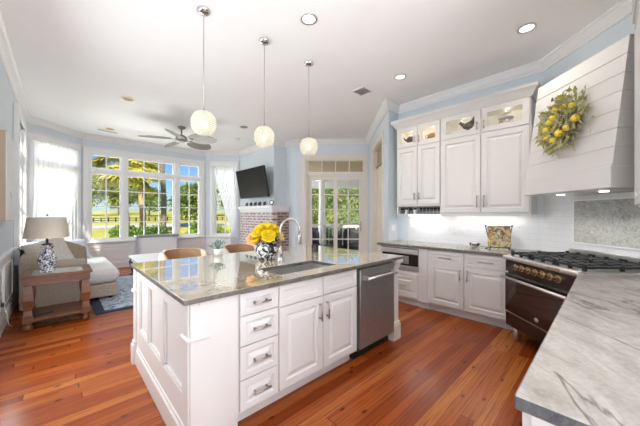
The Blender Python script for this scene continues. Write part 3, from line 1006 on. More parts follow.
po = thing('island_end_post', 'white moulded post closing the island beyond the dishwasher', 'post', (2.63, FY, 0))
mb = MB(); mb.box(0.0, 0.11, -0.006, 1.44, 0.17, 0.884, bev=0.004); mb.build('post_body', M['cab'], po)
mb = MB(); mb.box(-0.008, 0.135, -0.022, 1.45, 0.0, 0.17, bev=0.004); mb.box(-0.006, 0.125, -0.014, 1.445, 0.17, 0.20, bev=0.006); mb.build('plinth', M['cab'], po)
mb = MB()
prof = [(-0.006, 0.70), (-0.012, 0.78), (-0.03, 0.83), (-0.055, 0.86), (-0.055, 0.884), (0.02, 0.884), (0.02, 0.70)]
a = [mb.bm.verts.new((0.0, y, z)) for y, z in prof]; b = [mb.bm.verts.new((0.11, y, z)) for y, z in prof]
mb._f(a); mb._f(list(reversed(b)))
for i in range(len(prof)): mb._f([a[i], a[(i + 1) % len(prof)], b[(i + 1) % len(prof)], b[i]])
mb.box(0.11, 0.135, -0.05, 0.02, 0.845, 0.884, bev=0.006)
mb.build('corbel', M['cab'], po)

bk = thing('island_back_cabinet', 'plain white back of the island below the stool side of its stone top', 'cabinet', (0.824, 2.3, 0))
mb = MB(); mb.box(0.0, 1.785, 0.0, 0.50, 0.0, 0.884); mb.build('cabinet_body', M['cab'], bk)

# worktop with the sink cut-out
def top_with_hole(outer, hole, z0, z1):
    mb = MB()
    (ax, ay, bx, by), (cx, cy, dx, dy) = outer, hole
    mb.mat(M['stone'])
    xs = [ax, cx, dx, bx]; ys = [ay, cy, dy, by]
    vt = [[mb.bm.verts.new((x, y, z1)) for y in ys] for x in xs]
    vb = [[mb.bm.verts.new((x, y, z0)) for y in ys] for x in xs]
    for i in range(3):
        for j in range(3):
            if (i, j) == (1, 1): continue
            mb._f([vt[i][j], vt[i + 1][j], vt[i + 1][j + 1], vt[i][j + 1]])
            mb._f([vb[i][j], vb[i][j + 1], vb[i + 1][j + 1], vb[i + 1][j]])
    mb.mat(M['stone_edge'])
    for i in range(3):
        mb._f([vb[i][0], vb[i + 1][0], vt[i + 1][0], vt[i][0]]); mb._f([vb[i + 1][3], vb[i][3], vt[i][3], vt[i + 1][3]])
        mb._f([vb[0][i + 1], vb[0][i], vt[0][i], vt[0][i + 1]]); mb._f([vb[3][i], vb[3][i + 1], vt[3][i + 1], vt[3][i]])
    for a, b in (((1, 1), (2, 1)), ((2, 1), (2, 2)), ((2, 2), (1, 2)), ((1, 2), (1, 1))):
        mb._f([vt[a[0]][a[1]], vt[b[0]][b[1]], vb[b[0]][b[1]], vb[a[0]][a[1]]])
    return mb
o = top_with_hole((0.486, 1.572, 2.78, 3.10), (1.225, 1.735, 1.86, 2.06), 0.884, 0.915).build('island_worktop')
tag(o, 'taupe polished stone top of the island with a sink cut into it', 'worktop')
bv = o.modifiers.new('edge', 'BEVEL'); bv.width = 0.004; bv.segments = 2; bv.limit_method = 'ANGLE'

sn = thing('kitchen_sink', 'rectangular stainless steel sink set under the island stone', 'sink', (1.5425, 1.8975, 0.70))
mb = MB(); x, y, t = 0.322, 0.167, 0.004
mb.box(-x, x, -y, y, 0.0, 0.006)
for e in ((-x - t, -x, -y - t, y + t), (x, x + t, -y - t, y + t), (-x, x, -y - t, -y), (-x, x, y, y + t)): mb.box(*e, 0.0, 0.183)
mb.build('basin', M['steel'], sn)
mb = MB(); mb.lathe([(0.0, 0.012), (0.025, 0.012), (0.045, 0.009), (0.045, 0.006)], n=16); mb.build('drain', M['chrome'], sn)

fa = thing('kitchen_faucet', 'tall nickel gooseneck faucet behind the island sink', 'faucet', (1.595, 2.25, 0.915), R(-43))
mb = MB(); mb.lathe([(0.034, 0.0), (0.034, 0.008), (0.025, 0.02), (0.022, 0.05), (0.026, 0.06), (0.022, 0.075), (0.016, 0.12), (0.014, 0.15)], n=16)
pts = [(0, 0, 0.13), (0, 0, 0.30)] + [(0.095 * (1 - cos(t)), 0, 0.30 + 0.115 * sin(t)) for t in [pi * k / 12 for k in range(1, 13)]] + [(0.19, 0, 0.27)]
mb.tube(pts, 0.0125, 12); mb.build('spout', M['nickel'], fa)
mb = MB(); mb.lathe([(0.0, 0.165), (0.014, 0.165), (0.02, 0.18), (0.018, 0.225), (0.02, 0.235), (0.014, 0.275)], c=(0.19, 0, 0), n=14); mb.build('spray_head', M['nickel'], fa)
mb = MB(); mb.tube([(0, -0.02, 0.07), (0.0, -0.045, 0.075), (0.0, -0.085, 0.12)], [0.009, 0.008, 0.006], 8); mb.build('lever', M['nickel'], fa)

# ------------------------------------------------------------------ things on the island
va = thing('flower_vase', 'round black and white patterned vase holding yellow roses', 'vase', (1.56, 2.44, 0.915))
mb = MB(); mb.lathe([(0.0, 0.0), (0.07, 0.0), (0.085, 0.015), (0.118, 0.07), (0.122, 0.11), (0.105, 0.155), (0.075, 0.18), (0.07, 0.20), (0.062, 0.20), (0.066, 0.18), (0.095, 0.15), (0.1, 0.08), (0.06, 0.02), (0, 0.02)], n=28, cap=False)
mb.build('vase_body', M['vase'], va)
mb = MB(); mb.lathe([(0.072, 0.196), (0.08, 0.2), (0.08, 0.207), (0.07, 0.21), (0.062, 0.205)], n=28, cap=False); mb.build('rim', M['white'], va)
def make_rose(kind='rose'):
    r = thing('rose', 'yellow rose in the round patterned vase', 'flower', group='yellow roses in the patterned vase')
    mb = MB()
    for k in range(3):
        n = 5 + k
        for i in range(n):
            a = 2 * pi * i / n + k * 0.5
            rad = 0.012 + 0.013 * k
            d = Vector((cos(a), sin(a), 0))
            c = d * rad
            hgt = 0.042 - 0.009 * k
            tilt = 0.15 + 0.38 * k
            up = Vector((d.x * sin(tilt), d.y * sin(tilt), cos(tilt)))
            w = Vector((-d.y, d.x, 0)) * (0.016 + 0.006 * k)
            q = []
            for u in (-1, -0.4, 0.4, 1):
                bul = d * (0.006 * (1 - u * u))
                q.append((c * 0.45 + w * u * 0.55, c * 0.9 + w * u + bul + up * hgt * 0.55, c + w * u * 0.8 + bul * 1.6 + up * (hgt * (1 - 0.15 * u * u)) + d * 0.004 * k))
            vs = [[mb.bm.verts.new(p) for p in col] for col in q]
            for x in range(3):
                for y in range(2):
                    mb._f([vs[x][y], vs[x + 1][y], vs[x + 1][y + 1], vs[x][y + 1]], True)
    mb.ball((0, 0, 0.022), 0.013, 8, 6, (1, 1, 1.4))
    mb.build('bloom', M[kind], r, recalc=False)
    mb = MB(); mb.tube([(0, 0, 0.006), (0.004, 0, -0.06), (0, 0, -0.13)], 0.003, 6); mb.build('stem', M['leaf'], r)
    mb = MB()
    for k in range(3):
        a = 2.1 * k + 0.4
        mb.leaf(Vector((0, 0, -0.015 - 0.012 * k)), Vector((cos(a), sin(a), -0.25)), Vector((0, 0, 1)), 0.055, 0.03)
    mb.build('leaves', M['leaf'], r)
    return r
rose = make_rose()
first = True
spots = []
for ring, (n, el) in enumerate(((1, 90), (5, 56), (7, 22), (6, 2))):
    for i in range(n):
        spots.append((2 * pi * (i + 0.35 * ring) / n, R(el + random.uniform(-5, 5))))
for a, el in spots:
    rr = 0.120
    d = Vector((cos(a) * cos(el), sin(a) * cos(el), sin(el)))
    p = Vector((1.56, 2.44, 0.915 + 0.195)) + Vector((d.x * rr, d.y * rr, max(0.035, d.z * 0.105 + 0.035)))
    o = rose if first else dup(rose, p)
    first = False
    o.location = p
    q = Vector((d.x * 0.7, d.y * 0.7, 0.6 + d.z)).normalized().to_track_quat('Z', 'Y')
    o.rotation_euler = q.to_euler()
    o.scale = (1.05,) * 3
pr = make_rose('peach')
pr.location = (1.56 - 0.135, 2.44 + 0.035, 0.915 + 0.21); pr.rotation_euler = (0.5, -0.9, 0); pr.scale = (1.1,) * 3
tag(pr, 'single peach rose low on the side of the yellow bunch', 'flower')

cd = thing('candle_glass', 'small clear tumbler with a candle on the island stone near the porch door', 'candle', (2.25, 2.46, 0.915))
mb = MB(); mb.lathe([(0.0, 0.0), (0.036, 0.0), (0.04, 0.01), (0.042, 0.09), (0.039, 0.09), (0.037, 0.012), (0, 0.01)], n=18, cap=False); mb.build('tumbler', M['tumbler'], cd)
mb = MB(); mb.lathe([(0, 0.012), (0.034, 0.012), (0.034, 0.05), (0, 0.05)], n=16, cap=False); mb.build('wax', M['blanket'], cd)

sp_ = thing('potted_succulent', 'small blue green plant in a white pot on the island between the two stools', 'plant', (1.30, 3.03, 0.915))
mb = MB(); mb.lathe([(0, 0), (0.032, 0), (0.044, 0.03), (0.046, 0.075), (0.04, 0.075), (0.036, 0.05), (0, 0.05)], n=18, cap=False); mb.build('pot', M['white'], sp_)
mb = MB()
for k in range(46):
    a = random.uniform(0, 2 * pi); e = random.uniform(0.3, 1.5)
    d = Vector((cos(a) * cos(e), sin(a) * cos(e), sin(e)))
    mb.leaf(Vector((0, 0, 0.06)) + d * random.uniform(0.0, 0.085), d + Vector((random.uniform(-.3, .3), random.uniform(-.3, .3), 0.1)), Vector((0, 0, 1)), random.uniform(0.04, 0.07), 0.028)
mb.build('foliage', M['succ'], sp_)

# ------------------------------------------------------------------ counter stools beyond the island
def make_stool(x, y, rz, label):
    s = thing('counter_stool', label, 'stool', (x, y, 0), rz, 'tan barrel stools at the island')
    # local: stool faces -y (towards the island), back at +y
    def ring(r_off, z, t):
        return Vector(((0.178 + r_off) * sin(t), (0.20 + r_off) * cos(t), z))
    def shell(u, v, off):
        t = (u - 0.5) * 2 * R(112)
        f = abs(u - 0.5) * 2
        top = 0.95 - 0.14 * max(0, f - 0.50) ** 1.3 * 2.0
        z = 0.66 + (top - 0.66) * v
        return ring(off + 0.03 * v, z, t)
    mb = MB(); n, m = 22, 4
    mb.grid(lambda u, v: shell(u, v, 0.0), n, m); mb.build('back_lining', M['leather'], s)
    mb = MB(); mb.grid(lambda u, v: shell(u, v, 0.035), n, m)
    for u0 in (0, 1):
        for j in range(m):
            q = [shell(u0, j / m, 0.0), shell(u0, (j + 1) / m, 0.0), shell(u0, (j + 1) / m, 0.035), shell(u0, j / m, 0.035)]
            mb._f([mb.bm.verts.new(p) for p in q])
    for i in range(n):
        q = [shell(i / n, 1, 0.0), shell((i + 1) / n, 1, 0.0), shell((i + 1) / n, 1, 0.035), shell(i / n, 1, 0.035)]
        mb._f([mb.bm.verts.new(p) for p in q], True)
    mb.build('back_shell', M['creamfab'], s)
    for sgn in (-1, 1):
        pd = MB()
        pts = [shell(0.5 + sgn * u, 1.0, 0.018) for u in (0.5, 0.47, 0.44, 0.41, 0.38, 0.35, 0.32)]
        pts = [shell(0.5 + sgn * 0.5, v, 0.018) for v in (0.0, 0.5)] + pts
        pd.tube(pts, [0.03, 0.038, 0.044, 0.046, 0.045, 0.042, 0.036, 0.028, 0.018], 8)
        pd.build('arm_pad', M['creamfab'], s)
    
    mb = MB(); mb.lathe([(0, 0.60), (0.18, 0.60), (0.195, 0.62), (0.195, 0.665), (0.17, 0.69), (0, 0.70)], n=24, cap=False); mb.build('seat', M['leather'], s)
    for sx in (-1, 1):
        for sy in (-1, 1):
            mb = MB(); mb.tube([(sx * 0.14, sy * 0.14, 0.61), (sx * 0.19, sy * 0.19, 0.0)], [0.022, 0.015], 8); mb.build('leg', M['darkwood'], s)
    mb = MB(); mb.tube([(0.178 * sin(2 * pi * k / 20) * 1.0, 0.178 * cos(2 * pi * k / 20), 0.22) for k in range(20)], 0.009, 6, True); mb.build('foot_ring', M['nickel'], s)
    return s
make_stool(1.07, 3.45, R(-6), 'tan leather barrel stool tucked under the island corner nearer the sofa')
make_stool(1.80, 3.45, R(-8), 'tan leather barrel stool tucked under the island behind the yellow roses')

# ------------------------------------------------------------------ perimeter base cabinets on the cabinet wall (front faces -x)
XC = 3.835
def on_wall(name, label, cat, ystart, z=0.0, x=XC):
    return thing(name, label, cat, (x, ystart, z), R(-90))
mw_y0, mw_y1 = 2.545, 1.875
DC = 0.60
mc = on_wall('microwave_base_cabinet', 'white base cabinet around the microwave with one drawer beneath', 'cabinet', 2.60)
mb = MB(); mb.box(0.0, 0.80, 0.02, DC, 0.105, 0.50); mb.box(0.0, 0.045, 0.0, DC, 0.50, 0.875); mb.box(0.665, 0.80, 0.0, DC, 0.105, 0.875); mb.box(0.0, 0.665, 0.0, 0.02, 0.10, 0.52); mb.box(0.0, 0.665, 0.0, 0.5, 0.86, 0.875)
mb.build('cabinet_body', M['cab'], mc)
t = MB(); t.box(0.0, 0.80, 0.06, DC, 0, 0.107); t.build('toe_kick', M['cab'], mc)
add_drawer(mc, 0.20, 0.655, 0.125, 0.48, fw=0.07, L=0.07)
mcr = on_wall('microwave_oven', 'built-in stainless microwave drawer with a black window', 'microwave', 2.60)
mb = MB(); mb.box(0.047, 0.663, 0.0, 0.48, 0.525, 0.858); mb.build('microwave_body', M['gap'], mcr)
mb = MB(); mb.box(0.05, 0.66, -0.022, 0.0, 0.60, 0.765, bev=0.004); d_ = mb.build('microwave_door', M['blackglass'], mcr)
mb = MB(); mb.box(0.16, 0.52, -0.026, -0.02, 0.625, 0.745, bev=0.003); mb.build('door_window', M['dsteel'], d_)
mb = MB(); mb.box(0.05, 0.66, -0.024, 0.0, 0.775, 0.852, bev=0.004); mb.build('control_panel', M['steel'], mcr)
mb = MB(); mb.box(0.05, 0.66, -0.024, 0.0, 0.53, 0.598, bev=0.004); mb.build('lower_trim', M['steel'], mcr)

bc = on_wall('base_cabinet', 'white base cabinet with two drawers over two doors beside the range', 'cabinet', 1.795)
carcass(bc, 0.0, 1.03, DC, 0.105, 0.875)
add_drawer(bc, 0.02, 0.485, 0.70, 0.862, L=0.13)
add_drawer(bc, 0.495, 1.0, 0.70, 0.862, L=0.13)
add_door(bc, 0.02, 0.485, 0.125, 0.69, hx=0.445, hz=0.58)
add_door(bc, 0.495, 1.0, 0.125, 0.69, hx=0.535, hz=0.58)

# the corner between base cabinet and range
wt = MB().mat(M['stone2'])
poly = [(3.80, 2.63), (3.80, 0.755), (3.645, 0.80), (4.125, 0.265), (4.43, 0.575), (4.43, 2.63)]
poly = [(3.795, 2.66), (3.795, 0.80), (3.66, 0.815), (4.16, 0.305), (4.43, 0.575), (4.43, 2.628), (4.13, 2.628), (4.13, 2.66)]
def slab(poly, z0, z1, mt, me):
    mb = MB()
    a = [mb.bm.verts.new((x, y, z0)) for x, y in poly]; b = [mb.bm.verts.new((x, y, z1)) for x, y in poly]
    mb.mat(mt); mb._f(b); mb._f(list(reversed(a)))
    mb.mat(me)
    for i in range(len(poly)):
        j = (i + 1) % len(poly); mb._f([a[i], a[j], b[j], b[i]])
    return mb
poly = [(3.795, 2.64), (3.795, 0.815), (3.655, 0.815), (4.155, 0.30), (4.43, 0.575), (4.43, 2.628), (4.13, 2.628), (4.13, 2.64)]
o = slab(poly[::-1], 0.876, 0.915, M['stone2'], M['stone_edge']).build('wall_worktop'); tag(o, 'grey stone worktop along the tiled wall above the microwave', 'worktop')
bv = o.modifiers.new('edge', 'BEVEL'); bv.width = 0.004; bv.segments = 2; bv.limit_method = 'ANGLE'

# near worktop (runs along the wall out of frame) and its cabinet
poly = [(0.853, 0.17), (2.925, 0.17), (3.46, -0.365), (3.365, -0.46), (0.853, -0.46)]
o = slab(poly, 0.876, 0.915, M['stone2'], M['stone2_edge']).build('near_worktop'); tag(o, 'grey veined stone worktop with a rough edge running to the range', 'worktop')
o.modifiers.new('edge', 'BEVEL').width = 0.004
nc = thing('near_base_cabinet', 'white base cabinet below the veined stone worktop beside the range', 'cabinet', (2.92, 0.14, 0), R(180))
mb = MB(); mb.box(0.0, 2.04, 0.0, 0.60, 0.105, 0.875); mb.build('cabinet_body', M['cab'], nc)
t = MB(); t.box(0.0, 2.0, 0.075, 0.60, 0, 0.107); t.build('toe_kick', M['cab'], nc)
for k in range(4):
    add_door(nc, 0.01 + k * 0.508, 0.508 + k * 0.508, 0.125, 0.69, hx=0.46 + k * 0.508, hz=0.6)
    add_drawer(nc, 0.01 + k * 0.508, 0.508 + k * 0.508, 0.70, 0.865)

# ------------------------------------------------------------------ range (front faces the room diagonal)
RC = Vector((3.275, 0.475, 0)); U = Vector((-0.7071, -0.7071, 0)); NV = Vector((-0.7071, 0.7071, 0))
rg = thing('gas_range', 'dark maroon gas range with brass knobs standing across the corner', 'stove', tuple(RC), R(-135))
w = 0.458
mb = MB(); mb.box(-w, w, 0.03, 0.70, 0.16, 0.895); mb.build('range_body', M['maroon'], rg)
mb = MB(); mb.box(-w - 0.005, w + 0.005, 0.022, 0.71, 0.895, 0.925); mb.box(-w - 0.005, w + 0.005, -0.032, 0.02, 0.884, 0.928, bev=0.014, seg=3); mb.build('cooktop', M['steel'], rg)
mb = MB(); mb.box(-w, w, 0.685, 0.712, 0.925, 1.005, bev=0.006); mb.build('back_guard', M['steel'], rg)
gt = []
for k in range(3):
    x0 = -w + 0.02 + k * (2 * w - 0.04) / 3; x1 = x0 + (2 * w - 0.04) / 3 - 0.01
    mb = MB(); b = 0.011
    for yy in (0.06, 0.20, 0.35, 0.50, 0.645): mb.box(x0, x1, yy - b, yy + b, 0.945, 0.965)
    for xx in (x0 + b, (x0 + x1) / 2, x1 - b):
        mb.box(xx - b, xx + b, 0.05, 0.655, 0.945, 0.965)
        for yy in (0.06, 0.35, 0.645): mb.box(xx - b, xx + b, yy - b, yy + b, 0.925, 0.978)
    for yy in (0.2, 0.5):
        for a in range(4):
            c_ = ((x0 + x1) / 2, yy); aa = pi / 4 + a * pi / 2
            mb.tube([(c_[0] + 0.03 * cos(aa), c_[1] + 0.03 * sin(aa), 0.96), (c_[0] + 0.12 * cos(aa), c_[1] + 0.12 * sin(aa), 0.96)], 0.008, 6)
    mb.build('grate', M['iron'], rg)
    for yy in (0.2, 0.5):
        mb = MB(); mb.lathe([(0.05, 0.925), (0.05, 0.935), (0.036, 0.94), (0.036, 0.95), (0, 0.95)], c=((x0 + x1) / 2, yy, 0), n=16); mb.build('burner', M['black'], rg)
mb = MB(); mb.box(-w, w, 0.0, 0.05, 0.755, 0.893, bev=0.004); cp = mb.build('control_panel', M['maroon'], rg)
for k in range(7):
    x = -0.275 + k * 0.088
    mb = MB(); mb.tube([(x, 0.0, 0.825), (x, -0.012, 0.825)], 0.033, 14, smooth=False); mb.tube([(x, -0.012, 0.825), (x, -0.04, 0.825)], [0.024, 0.02], 14, smooth=False)
    kb = mb.build('knob', M['brass'], cp)
    mb = MB(); mb.tube([(x, -0.040, 0.825), (x, -0.043, 0.825)], 0.014, 12, smooth=False); mb.build('knob_cap', M['black'], kb)
mb = MB()
mb.box(0.16, 0.30, -0.036, -0.031, 0.893, 0.918, bev=0.002)
mb.build('brass_plate', M['brass'], rg)
mb = MB(); mb.box(-w, w, -0.005, 0.04, 0.325, 0.735, bev=0.006); od = mb.build('oven_door', M['maroon'], rg)
mb = MB(); mb.box(-w + 0.07, w - 0.07, -0.011, -0.004, 0.43, 0.67, bev=0.003); mb.build('oven_window', M['ovenglass'], od)
mb = MB(); mb.tube([(-w + 0.02, -0.055, 0.70), (w - 0.02, -0.055, 0.70)], 0.013, 10)
mb.build('oven_handle', M['steel'], od)
mb = MB()
for x in (-w + 0.04, w - 0.04): mb.tube([(x, 0.0, 0.70), (x, -0.055, 0.70)], 0.014, 10)
mb.build('handle_bracket', M['brass'], od)
mb = MB(); mb.lathe([(0, 0), (0.02, 0), (0.02, 0.003), (0, 0.003)], n=16, sx=1.3); bb = mb.build('badge', M['steel'], od); bb.rotation_euler = (R(90), 0, 0); bb.location = (0.0, -0.004, 0.375)
mb = MB(); mb.box(-w, w, -0.012, 0.0, 0.315, 0.323); mb.build('steel_strip', M['steel'], rg)
mb = MB(); mb.box(-w, w, 0.0, 0.04, 0.165, 0.312, bev=0.006); mb.build('warming_drawer', M['maroon'], rg)
for x in (-w + 0.05, w - 0.05):
    for yy in (0.09, 0.62):
        mb = MB(); mb.tube([(x, yy, 0.165), (x, yy, 0.0)], 0.026, 12); mb.build('leg', M['steel'], rg)

# ------------------------------------------------------------------ range hood
hd_ = thing('range_hood', 'tall white shiplap range hood sloping back above the range', 'hood', (3.815, -0.065, 0), R(-135))
# local: wall plane y = 0, front towards -y
HW = 0.462
def hood_pt(x, z):
    f = (z - 1.765) / (2.78 - 1.765)
    return -(0.535 - 0.135 * f)
mb = MB().mat(M['cab'])
zs = [1.765]; z = 1.765
nb = 7; hgt = (2.78 - 1.765) / nb
for k in range(nb):
    za, zb = 1.765 + k * hgt, 1.765 + (k + 1) * hgt - 0.008
    ya, yb = hood_pt(0, za), hood_pt(0, zb)
    v = [mb.bm.verts.new(c) for c in ((-HW, ya, za), (HW, ya, za), (HW, yb, zb), (-HW, yb, zb), (-HW, -0.002, za), (HW, -0.002, za), (HW, -0.002, zb), (-HW, -0.002, zb))]
    for q in ((0, 1, 2, 3), (4, 7, 6, 5), (0, 4, 5, 1), (3, 2, 6, 7), (0, 3, 7, 4), (1, 5, 6, 2)): mb._f([v[i] for i in q])
    if k < nb - 1:
        ya, yb = hood_pt(0, zb) + 0.008, hood_pt(0, zb + 0.008) + 0.008
        v = [mb.bm.verts.new(c) for c in ((-HW + 0.008, ya, zb), (HW - 0.008, ya, zb), (HW - 0.008, yb, zb + 0.008), (-HW + 0.008, yb, zb + 0.008), (-HW + 0.008, -0.002, zb), (HW - 0.008, -0.002, zb), (HW - 0.008, -0.002, zb + 0.008), (-HW + 0.008, -0.002, zb + 0.008))]
        for q in ((0, 1, 2, 3), (0, 3, 7, 4), (1, 5, 6, 2)): mb._f([v[i] for i in q])
mb.build('shiplap_chimney', M['cab'], hd_)
mb = MB(); mb.box(-HW - 0.004, HW + 0.004, -0.55, -0.014, 1.585, 1.755, bev=0.004); mb.box(-HW, HW, -0.542, -0.014, 1.752, 1.768); mb.build('mantel_band', M['cab'], hd_)
mb = MB(); mb.box(-HW + 0.05, HW - 0.05, -0.50, -0.05, 1.578, 1.588); mb.build('vent_insert', M['steel'], hd_)
for x in (-0.22, 0.22):
    mb = MB(); mb.lathe([(0, -0.006), (0.03, -0.006), (0.034, 0.004), (0, 0.004)], c=(x, -0.36, 1.576), n=14); o = mb.build('added_hood_lamp', M['puck'], hd_)  # lamps added under the hood for more light at the range
    q = light('added_hood_glow', 'SPOT', (0, 0, 0), (0, 0, 0), 7, (1.0, 0.96, 0.9), spot_size=R(130), spot_blend=0.6, shadow_soft_size=0.03); q.parent = o; q.location = (x, -0.36, 1.562)

# embossed tile panel over the range
tp = thing('tile_panel', 'grey embossed picture panel on the tiles above the range', 'panel', (3.815, -0.065, 0), R(-135))
mb = MB(); mb.box(-0.46, 0.46, -0.020, -0.0125, 1.07, 1.525); mb.build('panel_face', M['mosaic'], tp)
mb = MB()
for e in ((-0.468, -0.455, 1.062, 1.533), (0.455, 0.468, 1.062, 1.533), (-0.468, 0.468, 1.062, 1.075), (-0.468, 0.468, 1.52, 1.533)): mb.box(e[0], e[1], -0.024, -0.0125, e[2], e[3])
mb.build('panel_border', M['trim'], tp)

# wreath on the hood
wr = thing('wreath', 'leafy wreath with yellow fruit hanging on the white hood', 'wreath', (3.815, -0.065, 0), R(-135))
fz = 2.235; fy = hood_pt(0, fz) - 0.015; wx = -0.01; R0 = 0.145
mb = MB(); mb.tube([(wx + R0 * cos(2 * pi * k / 28), fy - 0.012 + 0.133 * 0 - (R0 * sin(2 * pi * k / 28)) * -0.133, fz + R0 * sin(2 * pi * k / 28)) for k in range(28)], 0.016, 6, True); mb.build('twig_ring', M['twig'], wr)
def wpt(a, r, out):
    return Vector((wx + r * cos(a), fy - out + 0.133 * r * sin(a), fz + r * sin(a)))
for mt, cnt in (('wleaf', 330), ('wleaf2', 220)):
    mb = MB()
    for k in range(cnt):
        a = random.uniform(0, 2 * pi); r = R0 + random.gauss(0, 0.062)
        p = wpt(a, r, random.uniform(0.005, 0.075))
        d = Vector((cos(a + random.uniform(-1.3, 1.3)), -random.uniform(0.0, 0.9), sin(a + random.uniform(-1.3, 1.3))))
        mb.leaf(p, d, Vector((random.uniform(-.4, .4), -1, random.uniform(-.4, .4))), random.uniform(0.05, 0.095), random.uniform(0.022, 0.040))
    mb.build('leaves', M[mt], wr)
for k in range(11):
    a = 2 * pi * k / 11 + random.uniform(-0.15, 0.15); r = R0 + random.uniform(-0.06, 0.045)
    mb = MB(); mb.ball(wpt(a, r, 0.075), random.uniform(0.026, 0.037), 10, 8, (1, 1, 0.9)); mb.build('yellow_fruit', M['lemon'], wr)

# ------------------------------------------------------------------ upper cabinets (front faces -x at x = 4.12)
XU = 4.12; DU = 0.322
def glass_door(root, x0, x1, z0, z1, hx):
    mb = MB(); fw = 0.07
    for e in ((x0, x0 + fw, z0, z1), (x1 - fw, x1, z0, z1), (x0 + fw, x1 - fw, z0, z0 + fw), (x0 + fw, x1 - fw, z1 - fw, z1)):
        mb.box(e[0], e[1], -0.02, 0.0, e[2], e[3])
    d = mb.build('glass_door', M['cab'], root)
    g = MB(); g.box(x0 + fw - 0.005, x1 - fw + 0.005, -0.011, -0.008, z0 + fw - 0.005, z1 - fw + 0.005); g.build('door_pane', M['cabglass'], d)
    pull(hx, z0 + 0.10, -0.02, 0.07, True).build('handle', M['nickel'], d)
def upper_crown(root, x0, x1, left_end, right_end):
    mb = MB()
    prof = [(0.001, 2.791), (0.012, 2.793), (0.02, 2.81), (0.05, 2.86), (0.075, 2.89), (0.075, 2.925)]
    xa, xb = x0, x1
    ra = []
    for o_, z in prof:
        ra.append([mb.bm.verts.new(c) for c in ((xa - (o_ if left_end else 0), DU, z), (xa - (o_ if left_end else 0), -o_, z), (xb + (o_ if right_end else 0), -o_, z), (xb + (o_ if right_end else 0), DU, z))])
    for A, B in zip(ra, ra[1:]):
        for i in range(3): mb._f([A[i], A[i + 1], B[i + 1], B[i]])
    mb._f(ra[-1]); mb._f(list(reversed(ra[0])))
    mb.build('crown_moulding', M['cab'], root)
def open_box(root, x0, x1, z0, z1, name='display_niche', inner=None):
    mb = MB(); t = 0.018
    mb.mat(M['cab'])
    mb.box(x0, x0 + t, 0.0, DU, z0, z1); mb.box(x1 - t, x1, 0.0, DU, z0, z1); mb.box(x0 + t, x1 - t, 0.0, DU, z0, z0 + t); mb.box(x0 + t, x1 - t, 0.0, DU, z1 - t, z1)
    mb.mat(inner or M['cabi'])
    mb.box(x0 + t, x1 - t, DU - 0.01, DU, z0 + t, z1 - t)
    for e in ((x0 + t, x0 + t + 0.003, z0 + t, z1 - t), (x1 - t - 0.003, x1 - t, z0 + t, z1 - t), (x0 + t, x1 - t, z0 + t, z0 + t + 0.002), (x0 + t, x1 - t, z1 - t - 0.003, z1 - t)):
        mb.box(e[0], e[1], 0.01, DU - 0.01, e[2], e[3])
    return mb.build(name, None, root)
def added_niche_lamp(root, x, z, sz=0.03):  # lamp added in each niche to brighten what stands inside
    mb = MB(); mb.lathe([(0, -0.008), (sz, -0.008), (sz, 0), (0, 0)], c=(x, 0.12, z), n=12); o = mb.build('added_niche_lamp', M['puck'], root)
    q = light('niche_fill', 'POINT', (0, 0, 0), (0, 0, 0), 0.5, (1.0, 0.93, 0.80), shadow_soft_size=0.03); q.parent = o; q.location = (x, 0.12, z - 0.035)

ua = thing('wall_cabinet', 'white wall cabinet with two glass topped doors over an open cubby', 'cabinet', (XU, 2.46, 0), R(-90))
Wa = 0.735
mb = MB(); mb.box(0.0, Wa, 0.0, DU, 1.52, 2.52); mb.build('cabinet_body', M['cab'], ua)
open_box(ua, 0.0, Wa, 2.52, 2.79)
open_box(ua, 0.0, Wa, 1.365, 1.52, 'cubby', M['cab'])
add_door(ua, 0.012, 0.362, 1.53, 2.445, hx=0.328, hz=1.66, L=0.075)
add_door(ua, 0.372, 0.722, 1.53, 2.445, hx=0.406, hz=1.66, L=0.075)
glass_door(ua, 0.012, 0.362, 2.465, 2.785, 0.330)
glass_door(ua, 0.372, 0.722, 2.465, 2.785, 0.404)
upper_crown(ua, 0.0, Wa, True, False)
for x in (0.187, 0.547): added_niche_lamp(ua, x, 2.768)
ub = thing('wall_cabinet', 'wide white wall cabinet with glass topped doors beside the range hood', 'cabinet', (XU - 0.02, 1.722, 0), R(-90))
DU = 0.342
Wb = 1.075
mb = MB(); mb.box(0.0, Wb, 0.0, DU, 1.385, 2.52); mb.build('cabinet_body', M['cab'], ub)
open_box(ub, 0.0, Wb, 2.52, 2.79)
add_door(ub, 0.012, 0.53, 1.40, 2.445, hx=0.495, hz=1.55, L=0.13)
add_door(ub, 0.545, 1.062, 1.40, 2.445, hx=0.58, hz=1.55, L=0.13)
glass_door(ub, 0.012, 0.53, 2.465, 2.785, 0.495)
glass_door(ub, 0.545, 1.062, 2.465, 2.785, 0.58)
upper_crown(ub, 0.0, Wb, False, True)
for x in (0.27, 0.80): added_niche_lamp(ub, x, 2.768)
mb = MB(); mb.box(0.0, Wb, 0.0, 0.02, 1.355, 1.385); mb.build('light_rail', M['cab'], ub)
for root_, xa, xb, zz in ((ua, 0.10, 0.63, 1.363), (ub, 0.12, 0.95, 1.383)):
    mb = MB(); mb.box(xa, xb, 0.20, 0.23, zz - 0.012, zz); o = mb.build('light_bar', M['puck'], root_)
    q = light('light_bar_glow', 'AREA', (0, 0, 0), (0, 0, 0), 0.9, (1.0, 0.98, 0.95), shape='RECTANGLE', size=xb - xa, size_y=0.03); q.parent = o; q.location = ((xa + xb) / 2, 0.215, zz - 0.016)
DU = 0.33
uc = thing('wall_cabinet', 'white wall cabinet just showing past the far side of the hood', 'cabinet', (3.105, -0.145, 0), R(180))
mb = MB(); mb.box(0.0, 1.08, 0.0, DU, 1.43, 2.80); mb.build('cabinet_body', M['cab'], uc)
